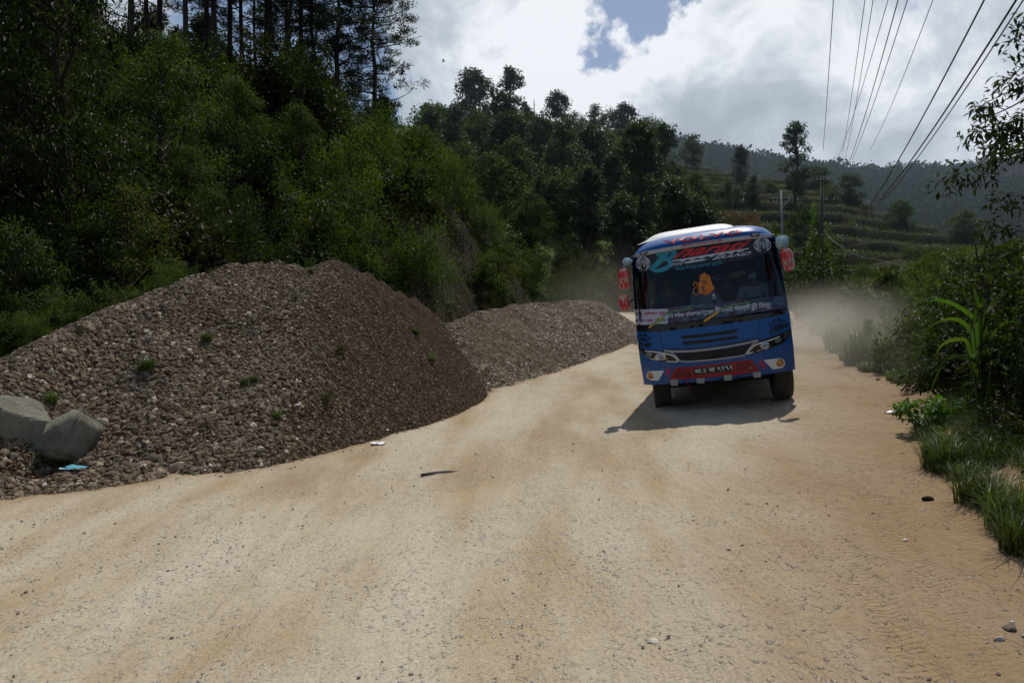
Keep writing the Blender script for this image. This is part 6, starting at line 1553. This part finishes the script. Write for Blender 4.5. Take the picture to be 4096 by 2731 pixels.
# ------------------------------------------------------------------ dust raised by the bus, valley haze
def volume(name, loc, dims, dens, colr, aniso, noise=None, label=None, rot=0.):
    m, nt, out = mat(name)
    v = N(nt, 'ShaderNodeVolumePrincipled'); v.inputs['Color'].default_value = (*colr, 1); v.inputs['Anisotropy'].default_value = aniso; v.inputs['Density'].default_value = dens
    if noise:
        tc = N(nt, 'ShaderNodeTexCoord'); n_ = N(nt, 'ShaderNodeTexNoise', Scale=noise, Detail=4., Roughness=.55); L(nt, tc.outputs['Object'], n_.inputs['Vector'])
        r_ = N(nt, 'ShaderNodeMapRange'); r_.inputs[1].default_value = .34; r_.inputs[2].default_value = .72; r_.inputs[3].default_value = 0; r_.inputs[4].default_value = 1; L(nt, n_.outputs[0], r_.inputs[0])
        # fades out towards the shell of the cloud and upwards
        sc1 = N(nt, 'ShaderNodeMapping'); sc1.inputs['Scale'].default_value = (2 / dims[0], 2 / dims[1], 1.25 / dims[2]); sc1.inputs['Location'].default_value = (0, 0, .58); L(nt, tc.outputs['Object'], sc1.inputs[0])
        ln = N(nt, 'ShaderNodeVectorMath', operation='LENGTH'); L(nt, sc1.outputs[0], ln.inputs[0])
        fo = N(nt, 'ShaderNodeMapRange', interpolation_type='SMOOTHSTEP'); fo.inputs[1].default_value = .0; fo.inputs[2].default_value = 1.; fo.inputs[3].default_value = 1; fo.inputs[4].default_value = 0; L(nt, ln.outputs['Value'], fo.inputs[0])
        a = N(nt, 'ShaderNodeMath', operation='MULTIPLY'); L(nt, r_.outputs[0], a.inputs[0]); L(nt, fo.outputs[0], a.inputs[1]); b = N(nt, 'ShaderNodeMath', operation='MULTIPLY'); L(nt, a.outputs[0], b.inputs[0]); b.inputs[1].default_value = dens; L(nt, b.outputs[0], v.inputs['Density'])
    L(nt, v.outputs[0], out.inputs['Volume'])
    o = boxmesh(name, loc, dims, m, None, 0); o.rotation_euler = (0, 0, rot); tag(o, label, kind='stuff'); return o
volume('dust_cloud', (8.2, 21.0, 2.1), (8.4, 25, 3.6), .66, (.93, .86, .74), .35, .35, 'pale dust raised by the bus on its right side', -.30)
volume('drifting_dust', (3.6, 30., 3.8), (7, 14, 6), .10, (.80, .72, .62), .3, .25, 'thin dust drifting behind the bus on the left')
volume('valley_haze', (60, 300, 55), (900, 500, 160), .0004, (.66, .78, .95), .2, None, 'thin bluish haze filling the valley')

# ------------------------------------------------------------------ light, sky, camera
SUN_EL = math.radians(62); SUN_AZ = math.radians(17)   # azimuth measured from +Y towards +X
sd = Vector((math.sin(SUN_AZ) * math.cos(SUN_EL), math.cos(SUN_AZ) * math.cos(SUN_EL), math.sin(SUN_EL)))
lt = bpy.data.lights.new('sun', 'SUN'); lt.energy = 3.6; lt.angle = math.radians(.53); lt.color = (1, .95, .87)
so = bpy.data.objects.new('sun', lt); col.objects.link(so); so.rotation_euler = sd.to_track_quat('Z', 'Y').to_euler(); so.location = sd * 60
w = bpy.data.worlds.new('World'); sc.world = w; w.use_nodes = True
nt = w.node_tree; nt.nodes.clear()
wo = N(nt, 'ShaderNodeOutputWorld')
sky = N(nt, 'ShaderNodeTexSky'); sky.sky_type = 'NISHITA'; sky.sun_disc = False; sky.sun_elevation = SUN_EL; sky.sun_rotation = SUN_AZ
sky.air_density = 1.0; sky.dust_density = .8; sky.altitude = 1200
tc = N(nt, 'ShaderNodeTexCoord')
sk = N(nt, 'ShaderNodeVectorMath', operation='SCALE'); sk.inputs['Scale'].default_value = .075; L(nt, sky.outputs[0], sk.inputs[0])
tint = N(nt, 'ShaderNodeMixRGB', blend_type='MULTIPLY'); tint.inputs[0].default_value = 1; tint.inputs[2].default_value = (.85, .95, 1.05, 1); L(nt, sk.outputs[0], tint.inputs[1])
# project directions on to a cloud layer so that clouds flatten towards the horizon
mp = N(nt, 'ShaderNodeMapping'); mp.inputs['Scale'].default_value = (1, 1, 1.25); mp.inputs['Location'].default_value = (3.1, 1.7, .4); L(nt, tc.outputs['Generated'], mp.inputs[0])
c1 = N(nt, 'ShaderNodeTexNoise', Scale=3.2, Detail=12., Roughness=.56, Distortion=.25); L(nt, mp.outputs[0], c1.inputs['Vector'])
wn = N(nt, 'ShaderNodeTexNoise', Scale=9., Detail=8., Roughness=.6); L(nt, tc.outputs['Generated'], wn.inputs['Vector'])
wa = N(nt, 'ShaderNodeVectorMath', operation='MULTIPLY_ADD'); wa.inputs[1].default_value = (.22, .22, .22)
wb = N(nt, 'ShaderNodeVectorMath', operation='SUBTRACT'); wb.inputs[1].default_value = (.11, .11, .11)
def spot(px, py, rad, amt, sx=1.):
    """a soft patch of sky around one compass direction"""
    v = (at_px(px, py, 100) - Vector((0, 0, EYE))).normalized()
    dn = N(nt, 'ShaderNodeVectorMath', operation='DISTANCE'); dn.inputs[1].default_value = v; L(nt, wb.outputs[0], dn.inputs[0])
    r = N(nt, 'ShaderNodeMapRange', interpolation_type='SMOOTHSTEP'); r.inputs[1].default_value = 0; r.inputs[2].default_value = rad; r.inputs[3].default_value = amt; r.inputs[4].default_value = 0
    L(nt, dn.outputs['Value'], r.inputs[0]); return r.outputs[0]
nrm = N(nt, 'ShaderNodeVectorMath', operation='NORMALIZE'); L(nt, tc.outputs['Generated'], nrm.inputs[0])
L(nt, wn.outputs['Color'], wa.inputs[0]); L(nt, nrm.outputs[0], wa.inputs[2]); L(nt, wa.outputs[0], wb.inputs[0])
def addall(a, lst):
    for b in lst:
        ad = N(nt, 'ShaderNodeMath', operation='ADD'); L(nt, a, ad.inputs[0]); L(nt, b, ad.inputs[1]); a = ad.outputs[0]
    return a
sx3 = N(nt, 'ShaderNodeSeparateXYZ'); L(nt, nrm.outputs[0], sx3.inputs[0])
back = N(nt, 'ShaderNodeMapRange'); back.inputs[1].default_value = -.25; back.inputs[2].default_value = .45; back.inputs[3].default_value = -.28; back.inputs[4].default_value = 0; L(nt, sx3.outputs[1], back.inputs[0])
cov = addall(c1.outputs[0], [spot(615, 12, .14, -.36), spot(655, 2, .10, -.26), spot(300, 60, .22, -.34), spot(480, -10, .13, -.16), spot(560, 62, .16, .22), spot(700, 90, .30, .16), spot(450, 90, .18, .22), spot(905, 120, .45, .10), spot(832, 112, .06, -.16), spot(985, 112, .07, -.14), spot(905, 2, .06, -.12), back.outputs[0]])
cr = N(nt, 'ShaderNodeMapRange', interpolation_type='SMOOTHSTEP'); cr.inputs[1].default_value = .38; cr.inputs[2].default_value = .51; cr.inputs[3].default_value = .16; L(nt, cov, cr.inputs[0])
# brightness inside the clouds
c2 = N(nt, 'ShaderNodeTexNoise', Scale=6.5, Detail=12., Roughness=.62, Distortion=.5); L(nt, mp.outputs[0], c2.inputs['Vector'])
br = addall(c2.outputs[0], [spot(545, 50, .20, .22), spot(600, 130, .22, .16), spot(660, 60, .14, .18), spot(735, 175, .26, -.20), spot(440, 95, .16, -.14), spot(790, 60, .16, .12), spot(700, 130, .12, -.10), spot(860, 60, .22, .10), spot(470, 40, .10, .12)])
cl = ramp(nt, br, [(.30, (.41, .46, .53)), (.44, (.50, .56, .63)), (.54, (.66, .71, .78)), (.67, (.93, .95, .99))])
mx = N(nt, 'ShaderNodeMixRGB'); L(nt, cr.outputs[0], mx.inputs[0]); L(nt, tint.outputs[0], mx.inputs[1]); L(nt, cl.outputs[0], mx.inputs[2])
bg = N(nt, 'ShaderNodeBackground', Strength=1.0); L(nt, mx.outputs[0], bg.inputs[0]); L(nt, bg.outputs[0], wo.inputs[0])
# ponytail: Background strength stays 1 because sky is scaled by .075 above, clouds are given directly

cd = bpy.data.cameras.new('camera'); cam = bpy.data.objects.new('camera', cd); col.objects.link(cam)
cd.lens = F / 1024 * 36; cd.sensor_width = 36; cd.clip_start = .05; cd.clip_end = 9000
cam.location = (0, 0, EYE); cam.rotation_euler = (math.pi / 2 - TH, 0, 0)
sc.camera = cam
sc.view_settings.view_transform = 'Standard'; sc.view_settings.look = 'None'; sc.view_settings.exposure = 0
sc.render.engine = 'CYCLES'
sc.cycles.use_denoising = True
sc.cycles.max_bounces = 6; sc.cycles.transparent_max_bounces = 16; sc.cycles.diffuse_bounces = 3; sc.cycles.glossy_bounces = 3; sc.cycles.transmission_bounces = 4
sc.cycles.caustics_reflective = False; sc.cycles.caustics_refractive = False
